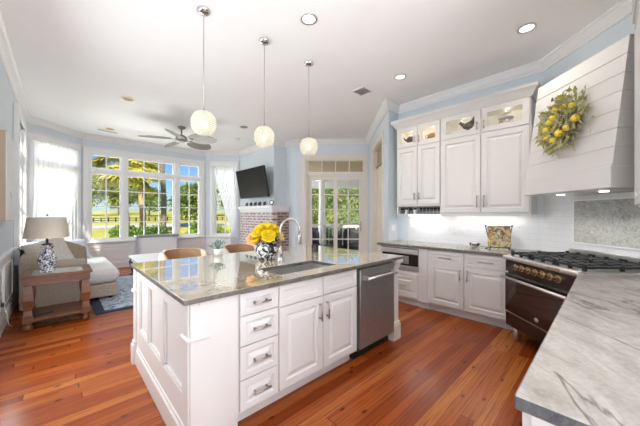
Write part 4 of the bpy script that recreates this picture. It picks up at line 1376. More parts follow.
for k in range(2): add_door(uc, 0.02 + k * 0.53, 0.53 + k * 0.53, 1.445, 2.78)
mb = MB(); mb.box(-0.02, 1.1, -0.03, DU, 2.80, 3.16, bev=0.006); mb.build('crown_moulding', M['cab'], uc)

# ornaments in the glass niches
def pot_shape(mb, c, s, spout=1):
    mb.lathe([(0, 0), (0.045 * s, 0), (0.07 * s, 0.03 * s), (0.072 * s, 0.06 * s), (0.05 * s, 0.09 * s), (0.03 * s, 0.1 * s), (0.012 * s, 0.115 * s), (0, 0.12 * s)], c=c, n=16, cap=False)
    mb.tube([(c[0] + spout * 0.06 * s, c[1], c[2] + 0.04 * s), (c[0] + spout * 0.1 * s, c[1], c[2] + 0.07 * s), (c[0] + spout * 0.115 * s, c[1], c[2] + 0.1 * s)], [0.016 * s, 0.011 * s, 0.008 * s], 8)
    mb.tube([(c[0] - spout * 0.06 * s, c[1], c[2] + 0.08 * s), (c[0] - spout * 0.11 * s, c[1], c[2] + 0.075 * s), (c[0] - spout * 0.1 * s, c[1], c[2] + 0.035 * s), (c[0] - spout * 0.06 * s, c[1], c[2] + 0.03 * s)], 0.007 * s, 6)
zn = 2.542
M['bronze'] = pm('dark_bronze', (0.10, 0.085, 0.07), 0.4, 0.6)
M['amber'] = pm('amber_glaze', (0.55, 0.27, 0.08), 0.3)
M['porcelain'] = pm('white_porcelain', (0.82, 0.80, 0.76), 0.25)
t1 = thing('teapot', 'small dark teapot in the glass niche farthest from the hood', 'teapot', (XU + 0.09, 2.25, zn), R(-90))
mb = MB(); pot_shape(mb, (0, 0, 0), 1.15, -1); mb.build('pot_body', M['bronze'], t1)
t2 = thing('teapot', 'amber glazed teapot in the second glass niche', 'teapot', (XU + 0.09, 1.90, zn), R(-90))
mb = MB(); pot_shape(mb, (0, 0, 0), 1.0, 1); mb.build('pot_body', M['amber'], t2)
t3 = thing('rooster_figurine', 'dark rooster figurine in the third glass niche', 'figurine', (XU + 0.08, 1.38, zn), R(-90))
mb = MB(); mb.ball((0, 0, 0.09), 0.06, 12, 8, (1.3, 0.7, 0.9)); mb.tube([(0.04, 0, 0.11), (0.075, 0, 0.16), (0.08, 0, 0.185)], [0.04, 0.025, 0.022], 8); mb.tube([(-0.05, 0, 0.10), (-0.10, 0, 0.15), (-0.12, 0, 0.13)], [0.03, 0.03, 0.01], 8); mb.lathe([(0.05, 0), (0.05, 0.012), (0.02, 0.03), (0.02, 0.06)], n=12); mb.build('figure', M['bronze'], t3)
mb = MB(); mb.ball((0.085, 0, 0.21), 0.015, 8, 6, (1.2, 0.5, 1)); mb.build('comb', M['amber'], t3)
t4 = thing('tiered_tea_stand', 'white tiered stand in the glass niche next to the hood', 'stand', (XU + 0.10, 0.93, zn), R(-90))
mb = MB(); mb.lathe([(0.11, 0), (0.11, 0.008), (0, 0.012)], n=20); mb.lathe([(0.085, 0.08), (0.085, 0.088), (0, 0.09)], n=20); mb.lathe([(0.055, 0.15), (0.055, 0.158), (0, 0.16)], n=20); mb.tube([(0, 0, 0), (0, 0, 0.19)], 0.006, 8); mb.ball((0, 0, 0.2), 0.014, 8, 6); mb.build('tiers', M['porcelain'], t4)
for k in range(5):
    a = k * 1.3
    mb = MB(); mb.ball((0.06 * cos(a), 0.06 * sin(a), 0.034), 0.025, 8, 6); mb.build('treat', M['amber' if k % 2 else 'cabi'], t4)

# glasses and jars in the open cubby
for k in range(4):
    lb = 'small clear glass in the open cubby below the wall cabinet'
    g_ = thing('spice_jar', 'small dark capped jar in the open cubby under the wall cabinet', 'jar', (XU + 0.10, 2.415 - k * 0.075, 1.383), group='capped jars in the cubby')
    mb = MB(); mb.lathe([(0, 0), (0.028, 0), (0.03, 0.01), (0.03, 0.06), (0.022, 0.068)], n=14); mb.build('jar_body', M['porcelain' if k % 2 else 'tumbler'], g_)
    mb = MB(); mb.lathe([(0.026, 0.068), (0.026, 0.09), (0, 0.092)], n=14); mb.build('lid', M['black'], g_)
for k in range(6):
    g_ = thing('drinking_glass', 'small clear stemmed glass in the open cubby under the wall cabinet', 'glass', (XU + 0.10, 2.09 - k * 0.058, 1.383), group='glasses in the cubby')
    mb = MB(); mb.lathe([(0, 0), (0.02, 0), (0.02, 0.004), (0.005, 0.01), (0.005, 0.035), (0.02, 0.05), (0.024, 0.10), (0.022, 0.10), (0.018, 0.052), (0, 0.04)], n=14, cap=False); mb.build('glass_body', M['tumbler'], g_)

# ------------------------------------------------------------------ things on the wall worktop
cb_ = thing('cookbook', 'cookbook with a colourful food cover propped up on the wall worktop', 'book', (4.20, 1.00, 0.915), R(-72))
tl = Matrix.Rotation(R(-14), 4, 'X')
mb = MB().mat(M['food'] if 'food' in M else food_mat())
mb = MB(); mb.box(-0.13, 0.13, -0.004, 0.0, 0.03, 0.315, mtx=tl); mb.build('front_cover', food_mat(), cb_)
mb = MB(); mb.box(-0.126, 0.126, 0.0, 0.018, 0.034, 0.31, mtx=tl); mb.build('pages', M['porcelain'], cb_)
es = thing('book_stand', 'black iron easel stand holding the cookbook on the worktop', 'stand', (4.20, 1.00, 0.915), R(-72))
mb = MB()
for x in (-0.1, 0.1):
    mb.tube([(x, -0.06, 0.02), (x, -0.062, 0.05)], 0.006, 6)
    mb.tube([(x, -0.06, 0.02), (x, 0.03, 0.02)], 0.006, 6)
    mb.tube([(x, 0.024, 0.02), (x * 1.5, 0.105, 0.30)], 0.006, 6)
    mb.tube([(x, 0.03, 0.02), (x * 1.6, 0.03, 0.0)], 0.006, 6); mb.tube([(x, -0.055, 0.02), (x * 1.15, -0.065, 0.0)], 0.006, 6)
    mb.ball((x * 1.5, 0.105, 0.305), 0.012, 8, 6)
mb.tube([(-0.1, 0.03, 0.02), (0.1, 0.03, 0.02)], 0.006, 6); mb.tube([(-0.12, 0.075, 0.21), (0.12, 0.075, 0.21)], 0.005, 6)
mb.build('easel', M['iron'], es)
mb = MB(); mb.tube([(0.0, 0.08, 0.21), (0.0, 0.16, 0.0)], 0.006, 6); mb.build('rear_leg', M['iron'], es)
bw = thing('glass_bowl', 'shallow smoky glass bowl on the grey worktop below the switches', 'bowl', (4.24, 1.31, 0.915))
mb = MB(); mb.lathe([(0, 0.0), (0.035, 0), (0.055, 0.02), (0.075, 0.055), (0.072, 0.055), (0.05, 0.023), (0, 0.008)], n=20, cap=False); mb.build('bowl_body', M['tumbler'], bw)
mb = MB()
for k in range(3): mb.ball((0.022 * cos(k * 2.1), 0.022 * sin(k * 2.1), 0.045), 0.02, 8, 6, (1.3, 0.8, 0.8))
mb.build('wrapped_sweets', M['cabi'], bw)
sw = thing('switch_plate', 'white four gang switch plate on the tiles above the bowl', 'switch', (4.438, 1.60, 1.13), R(-90))
mb = MB(); mb.box(-0.095, 0.095, -0.007, 0.0, -0.058, 0.058, bev=0.003); mb.build('plate', M['white'], sw)
for k in range(4):
    mb = MB(); mb.box(-0.083 + k * 0.046, -0.055 + k * 0.046, -0.011, -0.006, -0.032, 0.032, bev=0.002); mb.build('rocker', M['trim'], sw)
s2 = thing('switch_plate', 'white switch plate on the blue wall end beside the cabinets', 'switch', (4.29, 2.64, 1.13))
s2.location = (4.30, 2.64 - 0.0, 1.13)
mb = MB(); mb.box(-0.05, 0.05, -0.008, 0.0, -0.06, 0.06, bev=0.003); mb.build('plate', M['white'], s2)
mb = MB(); mb.box(-0.016, 0.016, -0.012, -0.007, -0.03, 0.03, bev=0.002); mb.build('rocker', M['trim'], s2)

# ------------------------------------------------------------------ pendants, downlights, vents, fan
def make_pendant(x, label):
    p = thing('pendant_lamp', label, 'lamp', (x, 2.635, H), group='beaded globe pendants over the island')
    mb = MB(); mb.lathe([(0.0, 0.0), (0.062, 0.0), (0.062, -0.012), (0.045, -0.028), (0.012, -0.034), (0.0, -0.034)], n=22, cap=False); mb.build('canopy', M['chrome'], p)
    mb = MB(); mb.tube([(0, 0, -0.03), (0, 0, -0.955)], 0.0035, 6); mb.build('cord', M['nickel'], p)
    mb = MB(); mb.lathe([(0.0, -0.94), (0.018, -0.94), (0.018, -0.985), (0.03, -0.99), (0.0, -0.99)], n=14, cap=False); mb.build('socket', M['nickel'], p)
    c = -1.065; mb = MB()
    prof = []
    for k in range(25):
        t = R(28) + (R(152) - R(28)) * k / 24
        rr = 0.113 * abs(sin(t)) ** 0.8 * (1 + 0.004 * (k % 2))
        prof.append((rr, 0.104 * cos(t) / cos(R(28)) * 0.98))
    mb.lathe(prof, n=40, cap=False)
    s = mb.build('globe_shade', M['pend'], p); s.location = (0, 0, c)
    mb = MB(); mb.ball((0, 0, c - 0.01), 0.028, 10, 8); mb.build('bulb', M['bulb'], p)
    return p
make_pendant(0.99, 'beaded globe pendant over the island end nearest the camera')
make_pendant(1.65, 'beaded globe pendant above the yellow roses, middle of the row')
make_pendant(2.306, 'beaded globe pendant hanging in front of the porch door')

def make_can(x, y, label, lit=True, ring='steel', r=0.085):
    c = thing('recessed_light', label, 'ceiling light', (x, y, H), group='round recessed ceiling lights')
    mb = MB(); mb.lathe([(r - 0.02, -0.001), (r, -0.001), (r, -0.006), (r - 0.012, -0.009), (r - 0.02, -0.004)], n=24, cap=False); mb.build('trim_ring', M[ring], c)
    mb = MB(); mb.lathe([(0, -0.003), (r - 0.018, -0.003), (r - 0.018, -0.0005), (0, -0.0005)], n=24, cap=False); mb.build('lamp_lens', M['lens'] if lit else M['frametan'], c)
    if lit:
        l_ = light('downlight', 'SPOT', (x, y, H - 0.02), (0, 0, 0), 24, (1.0, 0.90, 0.78), spot_size=R(125), spot_blend=0.8, shadow_soft_size=0.06)
    return c
make_can(1.785, 2.04, 'lit recessed ceiling light above the sink')
make_can(3.504, 0.59, 'lit recessed ceiling light closest to the range hood')
make_can(3.466, 2.02, 'lit recessed ceiling light in front of the wall cabinets')
make_can(0.835, 5.54, 'gold ringed recessed light over the sofa, nearer of two', False, 'gold', 0.09)
make_can(0.835, 7.77, 'gold ringed recessed light over the sofa, farther of two', False, 'gold', 0.09)
make_can(2.96, 5.56, 'small dark ceiling fitting past the fan', False, 'dsteel', 0.085)
sd = thing('smoke_detector', 'small white smoke detector on the ceiling near the chimney', 'smoke detector', (3.32, 6.55, H))
mb = MB(); mb.lathe([(0.06, 0), (0.06, -0.02), (0.045, -0.035), (0, -0.035)], n=20); mb.build('housing', M['white'], sd)
av = thing('ceiling_vent', 'square grey air vent in the ceiling near the cased doorway', 'vent', (3.43, 2.66, H), R(0))
mb = MB()
for e in ((-0.12, 0.12, -0.12, -0.1), (-0.12, 0.12, 0.1, 0.12), (-0.12, -0.1, -0.1, 0.1), (0.1, 0.12, -0.1, 0.1)): mb.box(e[0], e[1], e[2], e[3], -0.012, -0.0005)
mb.build('vent_frame', M['white'], av)
mb = MB()
for k in range(6): mb.box(-0.1, 0.1, -0.092 + k * 0.033, -0.078 + k * 0.033, -0.011, -0.003)
mb.build('louvre', M['dsteel'], av)
av2 = thing('ceiling_vent', 'long slot vent in the ceiling beside the far gold ringed light', 'vent', (0.82, 7.99, H), R(10))
mb = MB(); mb.box(-0.2, 0.2, -0.05, 0.05, -0.01, -0.0005); mb.build('vent_frame', M['white'], av2)
mb = MB()
for k in range(3): mb.box(-0.18, 0.18, -0.036 + k * 0.027, -0.02 + k * 0.027, -0.014, -0.008)
mb.build('louvre', M['dsteel'], av2)

fn = thing('ceiling_fan', 'grey ceiling fan with broad leaf shaped blades', 'fan', (1.96, 6.50, H))
mb = MB(); mb.lathe([(0, 0), (0.08, 0), (0.075, -0.03), (0.03, -0.06), (0, -0.06)], n=20, cap=False); mb.build('canopy', M['fanblade'], fn)
mb = MB(); mb.tube([(0, 0, -0.05), (0, 0, -0.20)], 0.016, 10); mb.build('downrod', M['fanblade'], fn)
mb = MB(); mb.lathe([(0, -0.17), (0.05, -0.18), (0.11, -0.22), (0.125, -0.27), (0.11, -0.31), (0.06, -0.335), (0, -0.34)], n=24, cap=False); mb.build('motor', M['fanblade'], fn)
for k in range(5):
    a = R(-50 + 72 * k)
    mb = MB(); nL, nW = 14, 6
    def bl(u, v, dz):
        r = 0.20 + 0.62 * u
        wd = 0.19 * (sin(pi * min(1, 0.08 + 0.92 * u)) ** 0.55) * (1 - 0.15 * u) + 0.004
        yv = (v - 0.5) * 2 * wd
        return Vector((r, yv * cos(R(20)), -0.285 - yv * sin(R(20)) - 0.03 * u * u + dz))
    mb.grid(lambda u, v: bl(u, v, 0), nL, nW); mb.grid(lambda u, v: bl(u, v, 0.008), nL, nW)
    o = mb.build('fan_blade', M['fanblade'], fn); o.rotation_euler = (0, 0, a)
    ir = MB(); ir.box(0.09, 0.26, -0.02, 0.02, -0.297, -0.283, bev=0.003); q = ir.build('blade_iron', M['nickel'], o)

# ------------------------------------------------------------------ fireplace mantel, TV, ornaments
mt = MB()
mt.box(3.86, 4.08, 5.84, 7.62, 1.52, 1.60, bev=0.006); mt.box(3.90, 4.08, 5.87, 7.60, 1.44, 1.53, bev=0.006)
mt.box(4.08, 4.44, 5.84, 6.045, 1.52, 1.60, bev=0.006); mt.box(4.08, 4.44, 5.87, 6.045, 1.44, 1.53, bev=0.006)
o = mt.build('mantel_shelf', M['trim']); tag(o, 'white mantel shelf wrapping the brick fireplace', 'mantel')
tv = thing('television', 'black flat television tilted on the chimney above the mantel', 'television', (3.80, 6.70, 2.215))
rot = Matrix.Rotation(R(-11), 4, 'Y')
mb = MB(); mb.box(-0.03, 0.03, -0.735, 0.735, -0.40, 0.40, bev=0.005, mtx=rot); mb.build('housing', M['black'], tv)
mb = MB(); mb.box(-0.034, -0.029, -0.722, 0.722, -0.385, 0.39, mtx=rot); mb.build('screen', M['screen'], tv)
mb = MB(); mb.box(0.02, 0.275, -0.05, 0.05, -0.04, 0.04); mb.box(0.24, 0.278, -0.25, 0.25, -0.15, 0.15); mb.build('wall_bracket', M['black'], tv)
for k in range(5):
    e = thing('carved_figurine', 'small dark carved animal in the row on the mantel shelf', 'figurine', (3.93, 7.22 - k * 0.235, 1.60), R(-90), 'dark carved animals on the mantel')
    mb = MB()
    mb.ball((0, 0, 0.075), 0.045, 10, 8, (1.35, 0.8, 0.9)); mb.ball((0.07, 0, 0.095), 0.03, 8, 6)
    mb.tube([(0.09, 0, 0.09), (0.115, 0, 0.06), (0.11, 0, 0.02)], [0.014, 0.01, 0.007], 6)
    for x in (-0.035, 0.035):
        for y in (-0.02, 0.02): mb.tube([(x, y, 0.06), (x, y, 0.0)], 0.013, 6)
    mb.tube([(-0.055, 0, 0.09), (-0.075, 0, 0.05)], 0.005, 6)
    mb.build('figure', M['black'], e); e.scale = (0.72, 0.72, 0.9)
ck = thing('mantel_clock', 'round dark rimmed clock at the corner of the mantel', 'clock', (3.93, 5.93, 1.60), R(-70))
mb = MB(); mb.tube([(0.055 * cos(2 * pi * k / 20), 0, 0.075 + 0.055 * sin(2 * pi * k / 20)) for k in range(20)], 0.014, 8, True); mb.box(-0.03, 0.03, -0.02, 0.02, 0.0, 0.016); mb.build('rim', M['bronze'], ck)
mb = MB(); mb.tube([(0, -0.006, 0.075), (0, 0.006, 0.075)], 0.052, 20, smooth=False); mb.build('dial', M['porcelain'], ck)

# ------------------------------------------------------------------ curtains
def curtain(name, label, p, q, sA, sB, ztop, zbot, edge, wav=11, off=0.055, side=1):
    mtx, Ln = frame2(p, q)
    c = thing(name, label, 'curtain', (0, 0, 0))
    mb = MB()
    def fn(u, v):
        z = ztop + (zbot - ztop) * v
        a, b = edge(v)
        s = a + (b - a) * u
        amp = 0.016 + 0.012 * v
        return mtx @ Vector((s, off + amp * sin(u * wav * 2 * pi) + 0.004 * sin(v * 9 + u * 5), z))
    mb.grid(fn, 130, 24)
    mb.build('sheer_panel', M['sheer'], c)
    rd_ = MB(); rd_.tube([mtx @ Vector((sA - 0.03, off, ztop)), mtx @ Vector((sB + 0.03, off, ztop))], 0.009, 8); rd_.build('curtain_rod', M['white'], c)
    return c
# left bay: from k towards l; s small = towards the far window
curtain('sheer_curtain', 'white sheer curtain over the narrow window behind the sofa', V['k'], V['l'], 0.13, 1.13, 2.86, 0.72,
        lambda v: (0.15 + (0.0 if v < 0.45 else 0.50 * ((v - 0.45) / 0.55) ** 1.3), 1.22))
curtain('sheer_curtain', 'white sheer curtain swept aside at the window by the fireplace', V['i'], V['j'], 0.12, 0.84, 2.84, 0.45,
        lambda v: (0.04, 0.84 - 0.60 * min(1.0, v / 0.85) ** 1.05 + (0.0 if v < 0.85 else 0.05)), wav=9)

# ------------------------------------------------------------------ sitting area
rgm = MB().mat(M['rug']); rgm.box(0.47, 3.05, 4.93, 7.35, 0.001, 0.012)
rgr = thing('area_rug', 'distressed blue and grey rug with a navy border on the wood floor', 'rug', (0, 0, 0))
rgm.build('rug_field', None, rgr)
mb = MB()
for e in ((0.36, 0.47, 4.83, 7.45), (3.05, 3.16, 4.83, 7.45), (0.47, 3.05, 4.83, 4.93), (0.47, 3.05, 7.35, 7.45)): mb.box(e[0], e[1], e[2], e[3], 0.001, 0.011)
mb.build('rug_border', M['rugborder'], rgr)

def soft(mb, x0, x1, y0, y1, z0, z1, r=0.05):
    return mb.box(x0, x1, y0, y1, z0, z1, bev=r, seg=4)
so = thing('sofa', 'beige chenille sofa with rolled arms below the bay window', 'sofa', (-0.40, 5.56, 0.012))
LY = 2.05
mb = MB(); soft(mb, 0.05, 1.10, 0.02, LY - 0.02, 0.04, 0.24, 0.02); mb.build('base', M['sofa'], so)
for y0 in (0.0, LY - 0.20):
    mb = MB(); soft(mb, 0.0, 0.70, y0, y0 + 0.20, 0.03, 0.55, 0.03); mb.tube([(0.0, y0 + 0.10, 0.565), (0.70, y0 + 0.10, 0.565)], 0.115, 18)
    mb.build('armrest', M['sofa'], so)
mb = MB(); soft(mb, 0.0, 0.17, 0.05, LY - 0.05, 0.2, 0.80, 0.06); mb.build('backrest', M['sofa'], so)
for k in range(2):
    y0 = 0.21 + k * 0.82
    mb = MB(); soft(mb, 0.22, 1.14, y0 if k else 0.03, y0 + 0.81 if k == 0 else LY - 0.22, 0.245, 0.48, 0.10)
    o = mb.build('seat_cushion', M['sofaseat'], so)
    # T-shaped front pieces beyond the arms
# keep the cushion behind the arm: cut by building the front piece beyond x = 0.70
for x in (0.12, 1.02):
    for y in (0.1, LY - 0.1):
        mb = MB(); mb.tube([(x, y, 0.05), (x, y, 0.0)], 0.025, 8); mb.build('foot', M['darkwood'], so)
def pillow(label, loc, rot, m, w=0.5, h=0.5, t=0.09):
    p = thing('throw_pillow', label, 'pillow', loc); p.rotation_euler = rot
    mb = MB()
    def f(u, v, s):
        x, y = (u - 0.5) * 2, (v - 0.5) * 2
        b = max(0, (1 - abs(x) ** 3.0)) ** 0.6 * max(0, (1 - abs(y) ** 3.0)) ** 0.6
        pin = 1 - 0.07 * (1 - abs(x)) * 0 - 0.06 * (abs(y) < 1) * (1 - y * y) * abs(x) * 0
        return Vector((x * w / 2 * (1 - 0.06 * (1 - y * y)), s * t * b, y * h / 2 * (1 - 0.06 * (1 - x * x))))
    mb.grid(lambda u, v: f(u, v, 1), 14, 14); mb.grid(lambda u, v: f(u, v, -1), 14, 14)
    bmesh.ops.remove_doubles(mb.bm, verts=mb.bm.verts, dist=1e-4)
    mb.build('cover', m, p)
    return p
pillow('light taupe pillow behind the table lamp on the sofa', (-0.09, 5.86, 0.76), (R(-20), R(-14), R(28)), M['cushion2'], 0.52, 0.50, 0.10)
pillow('dark taupe pillow beside the lighter one on the sofa', (0.17, 6.22, 0.70), (R(-26), R(22), R(40)), M['cushion'], 0.50, 0.46, 0.10)
pillow('pale pillow against the far arm of the sofa', (0.22, 7.16, 0.69), (R(-24), 0, R(20)), M['throwgrey'], 0.46, 0.42, 0.09)
bl_ = MB()
def blk(u, v):
    y = 0.34 + 1.22 * u
    p = v * 1.15
    if p < 0.32: x, z = 0.185 + 0.02, 0.525 + p
    elif p < 0.60: x, z = 0.185 + 0.02 - (p - 0.32), 0.845
    else: x, z = -0.012, 0.845 - (p - 0.60)
    return Vector((x - 0.4, y + 5.56 + 0.03 * sin(v * 7), z + 0.012 * sin(u * 21 + v * 4) + 0.012))
bl_.grid(blk, 40, 24)
o = bl_.build('throw_blanket', M['blanket']); tag(o, 'white woven throw spread over the sofa back', 'blanket')
sm = o.modifiers.new('thickness', 'SOLIDIFY'); sm.thickness = 0.012; sm.offset = 1

et = thing('end_table', 'square red brown wooden end table with a mirrored top beside the sofa', 'table', (-0.33, 4.66, 0))
TW, TD, TH = 0.65, 0.60, 0.65
mb = MB()
for e in ((0.0, 0.09, 0.0, TD), (TW - 0.09, TW, 0.0, TD), (0.09, TW - 0.09, 0.0, 0.09), (0.09, TW - 0.09, TD - 0.09, TD)): mb.box(e[0], e[1], e[2], e[3], TH - 0.028, TH, bev=0.006)
mb.build('top_frame', M['tablewood'], et)
mb = MB(); mb.box(0.085, TW - 0.085, 0.085, TD - 0.085, TH - 0.02, TH - 0.004); mb.build('top_inlay', M['tableglass'], et)
mb = MB()
for e in ((0.035, TW - 0.035, 0.035, 0.06), (0.035, TW - 0.035, TD - 0.06, TD - 0.035), (0.035, 0.06, 0.06, TD - 0.06), (TW - 0.06, TW - 0.035, 0.06, TD - 0.06)): mb.box(e[0], e[1], e[2], e[3], TH - 0.125, TH - 0.028)
mb.build('apron', M['tablewood'], et)
for x in (0.065, TW - 0.065):
    for y in (0.065, TD - 0.065):
        mb = MB(); rg_ = []
        for z, q in ((0.10, 0.046), (0.17, 0.046), (0.175, 0.038), (0.24, 0.033), (0.36, 0.047), (0.46, 0.042), (0.53, 0.034), (0.54, 0.042), (TH - 0.03, 0.042)):
            rg_.append([mb.bm.verts.new((x + sx * q, y + sy * q, z)) for sx, sy in ((-1, -1), (1, -1), (1, 1), (-1, 1))])
        for A_, B_ in zip(rg_, rg_[1:]):
            for k in range(4): mb._f([A_[k], A_[(k + 1) % 4], B_[(k + 1) % 4], B_[k]])
        mb._f(rg_[0][::-1]); mb._f(rg_[-1])
        l_ = mb.build('leg', M['tablewood'], et)
        mb = MB(); mb.lathe([(0.032, 0.0), (0.046, 0.02), (0.046, 0.05), (0.03, 0.065), (0.04, 0.09), (0.04, 0.101)], c=(x, y, 0), n=16); mb.build('foot', M['tablewood'], l_)
mb = MB(); mb.box(0.03, TW - 0.03, 0.03, TD - 0.03, 0.105, 0.14, bev=0.005); mb.build('shelf', M['tablewood'], et)
rm = thing('remote_control', 'black remote control lying on the low shelf of the end table', 'remote', (-0.14, 4.83, 0.1405), R(12))
mb = MB(); mb.box(-0.085, 0.085, -0.023, 0.023, 0.0, 0.018, bev=0.005); mb.build('housing', M['black'], rm)
mb = MB()
for i in range(5):
    for j in range(3): mb.box(-0.065 + i * 0.026, -0.052 + i * 0.026, -0.016 + j * 0.012, -0.008 + j * 0.012, 0.018, 0.020)
mb.build('buttons', M['dsteel'], rm)

tl_ = thing('table_lamp', 'patterned ceramic lamp with a linen shade on the end table', 'lamp', (-0.11, 4.93, TH - 0.004))
mb = MB(); mb.lathe([(0.0, 0.0), (0.075, 0.0), (0.078, 0.02), (0.062, 0.035), (0.064, 0.05), (0.086, 0.11), (0.092, 0.16), (0.08, 0.215), (0.06, 0.26), (0.042, 0.275), (0.05, 0.29), (0.062, 0.315), (0.05, 0.335), (0.03, 0.345), (0, 0.35)], n=26, cap=False); mb.build('lamp_base', M['lampglass'], tl_)
mb = MB(); mb.lathe([(0.0, 0.345), (0.055, 0.345), (0.055, 0.352), (0.014, 0.365), (0.012, 0.44), (0.012, 0.68), (0, 0.69)], n=14, cap=False); mb.ball((0, 0, 0.72), 0.012, 8, 6); mb.build('stem', M['bronze'], tl_)
mb = MB(); mb.lathe([(0.213, 0.435), (0.182, 0.69), (0.179, 0.69), (0.210, 0.435), (0.213, 0.435)], n=36, cap=False); mb.build('lamp_shade', M['shade'], tl_)
mb = MB()
for a in range(3): mb.tube([(0, 0, 0.69), (0.180 * cos(a * 2.1), 0.180 * sin(a * 2.1), 0.688)], 0.003, 6)
mb.build('shade_spider', M['bronze'], tl_)

ct = thing('coffee_table', 'white topped coffee table with dark curved legs on the blue rug', 'table', (1.12, 6.0, 0.016))
CW, CD = 0.95, 1.38
mb = MB(); mb.box(0, CW, 0, CD, 0.405, 0.445, bev=0.01, seg=2); mb.build('tabletop', M['white'], ct)
mb = MB()
for e in ((0.04, CW - 0.04, 0.04, 0.06), (0.04, CW - 0.04, CD - 0.06, CD - 0.04), (0.04, 0.06, 0.06, CD - 0.06), (CW - 0.06, CW - 0.04, 0.06, CD - 0.06)): mb.box(e[0], e[1], e[2], e[3], 0.32, 0.405)
mb.build('apron', M['throwgrey'], ct)
for x, sx in ((0.07, -1), (CW - 0.07, 1)):
    for y, sy in ((0.07, -1), (CD - 0.07, 1)):
        mb = MB(); mb.tube([(x, y, 0.40), (x + sx * 0.03, y + sy * 0.03, 0.30), (x + sx * 0.01, y + sy * 0.01, 0.16), (x - sx * 0.01, y - sy * 0.01, 0.06), (x + sx * 0.03, y + sy * 0.03, 0.015), (x + sx * 0.05, y + sy * 0.05, 0.012)], [0.04, 0.042, 0.028, 0.02, 0.022, 0.014], 10); mb.build('leg', M['darkwood'], ct)

cn = thing('console_table', 'slim console with a weathered grey top below the far window', 'table', (1.42, 8.18, 0))
mb = MB(); mb.box(0, 0.98, 0, 0.34, 0.77, 0.83, bev=0.006); mb.build('tabletop', M['greywood'], cn)
for x in (0.03, 0.92):
    for y in (0.03, 0.28):
        mb = MB(); mb.box(x, x + 0.04, y, y + 0.04, 0, 0.77); mb.build('leg', M['throwgrey'], cn)
mb = MB(); mb.box(0.03, 0.95, 0.05, 0.07, 0.12, 0.74); mb.build('panel', M['trim'], cn)

# picture and outlet on the near left wall
pc_ = thing('wall_picture', 'deep framed white canvas with small dark strokes at the frame edge', 'picture', (-0.5, 4.62, 1.30))
mb = MB(); mb.box(0.001, 0.07, 0.0, 0.70, 0.0, 1.01); mb.build('frame', M['frametan'], pc_)
mb = MB(); mb.box(0.07, 0.078, 0.006, 0.694, 0.006, 1.004); mb.build('canvas_face', M['canvas'], pc_)
ol = thing('wall_outlet', 'dark outlet low on the wall beside the end table', 'outlet', (-0.491, 4.78, 0.36))
mb = MB(); mb.box(0.0, 0.007, -0.037, 0.037, -0.06, 0.06, bev=0.002); mb.build('plate', M['white'], ol)
mb = MB(); mb.box(0.007, 0.035, -0.02, 0.02, -0.045, 0.0, bev=0.004); mb.build('plug', M['black'], ol)
mb = MB(); mb.tube([(0.03, 0.0, -0.03), (0.05, 0.03, -0.12), (0.06, 0.10, -0.28), (0.08, 0.2, -0.345)], 0.006, 6)
o = mb.build('lamp_cord', M['porcelain']); o.location = (-0.491, 4.78, 0.36); tag(o, 'pale cord running from the wall outlet down behind the end table', 'cord')

# ------------------------------------------------------------------ outdoors: porch furniture, trees, palms, fence
GZ = -0.62
def leaf_cloud(mb, c, r, n, L, sq=(1, 1, 1), shell=0.55):
    for k in range(n):
        d = Vector((random.gauss(0, 1), random.gauss(0, 1), random.gauss(0, 1))).normalized()
        rr = r * (shell + (1 - shell) * random.random())
        p = Vector(c) + Vector((d.x * rr * sq[0], d.y * rr * sq[1], d.z * rr * sq[2]))
        v = (d + Vector((random.uniform(-1, 1), random.uniform(-1, 1), random.uniform(-1, .6)))).normalized()
        mb.leaf(p, v, d + Vector((0, 0, 0.4)), L * random.uniform(0.7, 1.3), L * random.uniform(0.5, 0.9))
def make_tree(label, kind, h, cr, mt, seed):
    random.seed(seed)
    t = thing(kind, label, 'tree', group='trees beyond the lawn')
    mb = MB(); mb.tube([(0, 0, 0), (0.1, 0.05, h * 0.3), (0.0, 0.1, h * 0.6)], [h * 0.03, h * 0.022, h * 0.012], 8)
    for k in range(4):
        a = k * 1.6; mb.tube([(0.05, 0.05, h * 0.35), (cr * 0.5 * cos(a), cr * 0.5 * sin(a), h * 0.65)], [h * 0.014, h * 0.006], 6)
    mb.build('trunk', M['bark2'], t)
    mb = MB()
    for k in range(9):
        a = random.uniform(0, 2 * pi); q = random.uniform(0.0, 0.62) * cr
        leaf_cloud(mb, (q * cos(a), q * sin(a), h * random.uniform(0.42, 0.85)), cr * random.uniform(0.42, 0.62), 430, cr * 0.105, (1, 1, 0.8))
    mb.build('crown', M[mt], t)
    return t
trees = [make_tree('broad sunlit oak beyond the lawn, seen through the far window', 'oak_tree', 8.5, 4.6, 'tree', 3),
         make_tree('dark dense tree beyond the lawn, seen through the far window', 'dense_tree', 7.5, 4.0, 'tree2', 5)]
random.seed(11)
ang0, ang1 = 20, 128
tl_spots = []
for row, (d, n) in enumerate(((57, 6), (69, 6), (82, 7))):
    for k in range(n):
        a = R(49 + 53 * (k + 0.5 * (row % 2)) / (n - 0.5) + random.uniform(-0.8, 0.8)); q = d + random.uniform(-2, 2)
        tl_spots.append((q * cos(a), q * sin(a), (k + row) % 2, random.uniform(0.66, 0.9)))
for a, d, kk in ((34, 27, 1), (41, 30, 0), (47.5, 27, 1), (37.5, 40, 0), (45, 42, 1)):
    tl_spots.append((d * cos(R(a)), d * sin(R(a)), kk, 1.0))
tl_spots.append((30 * cos(R(YAW + 24.5)), 30 * sin(R(YAW + 24.0)), 1, 1.0))
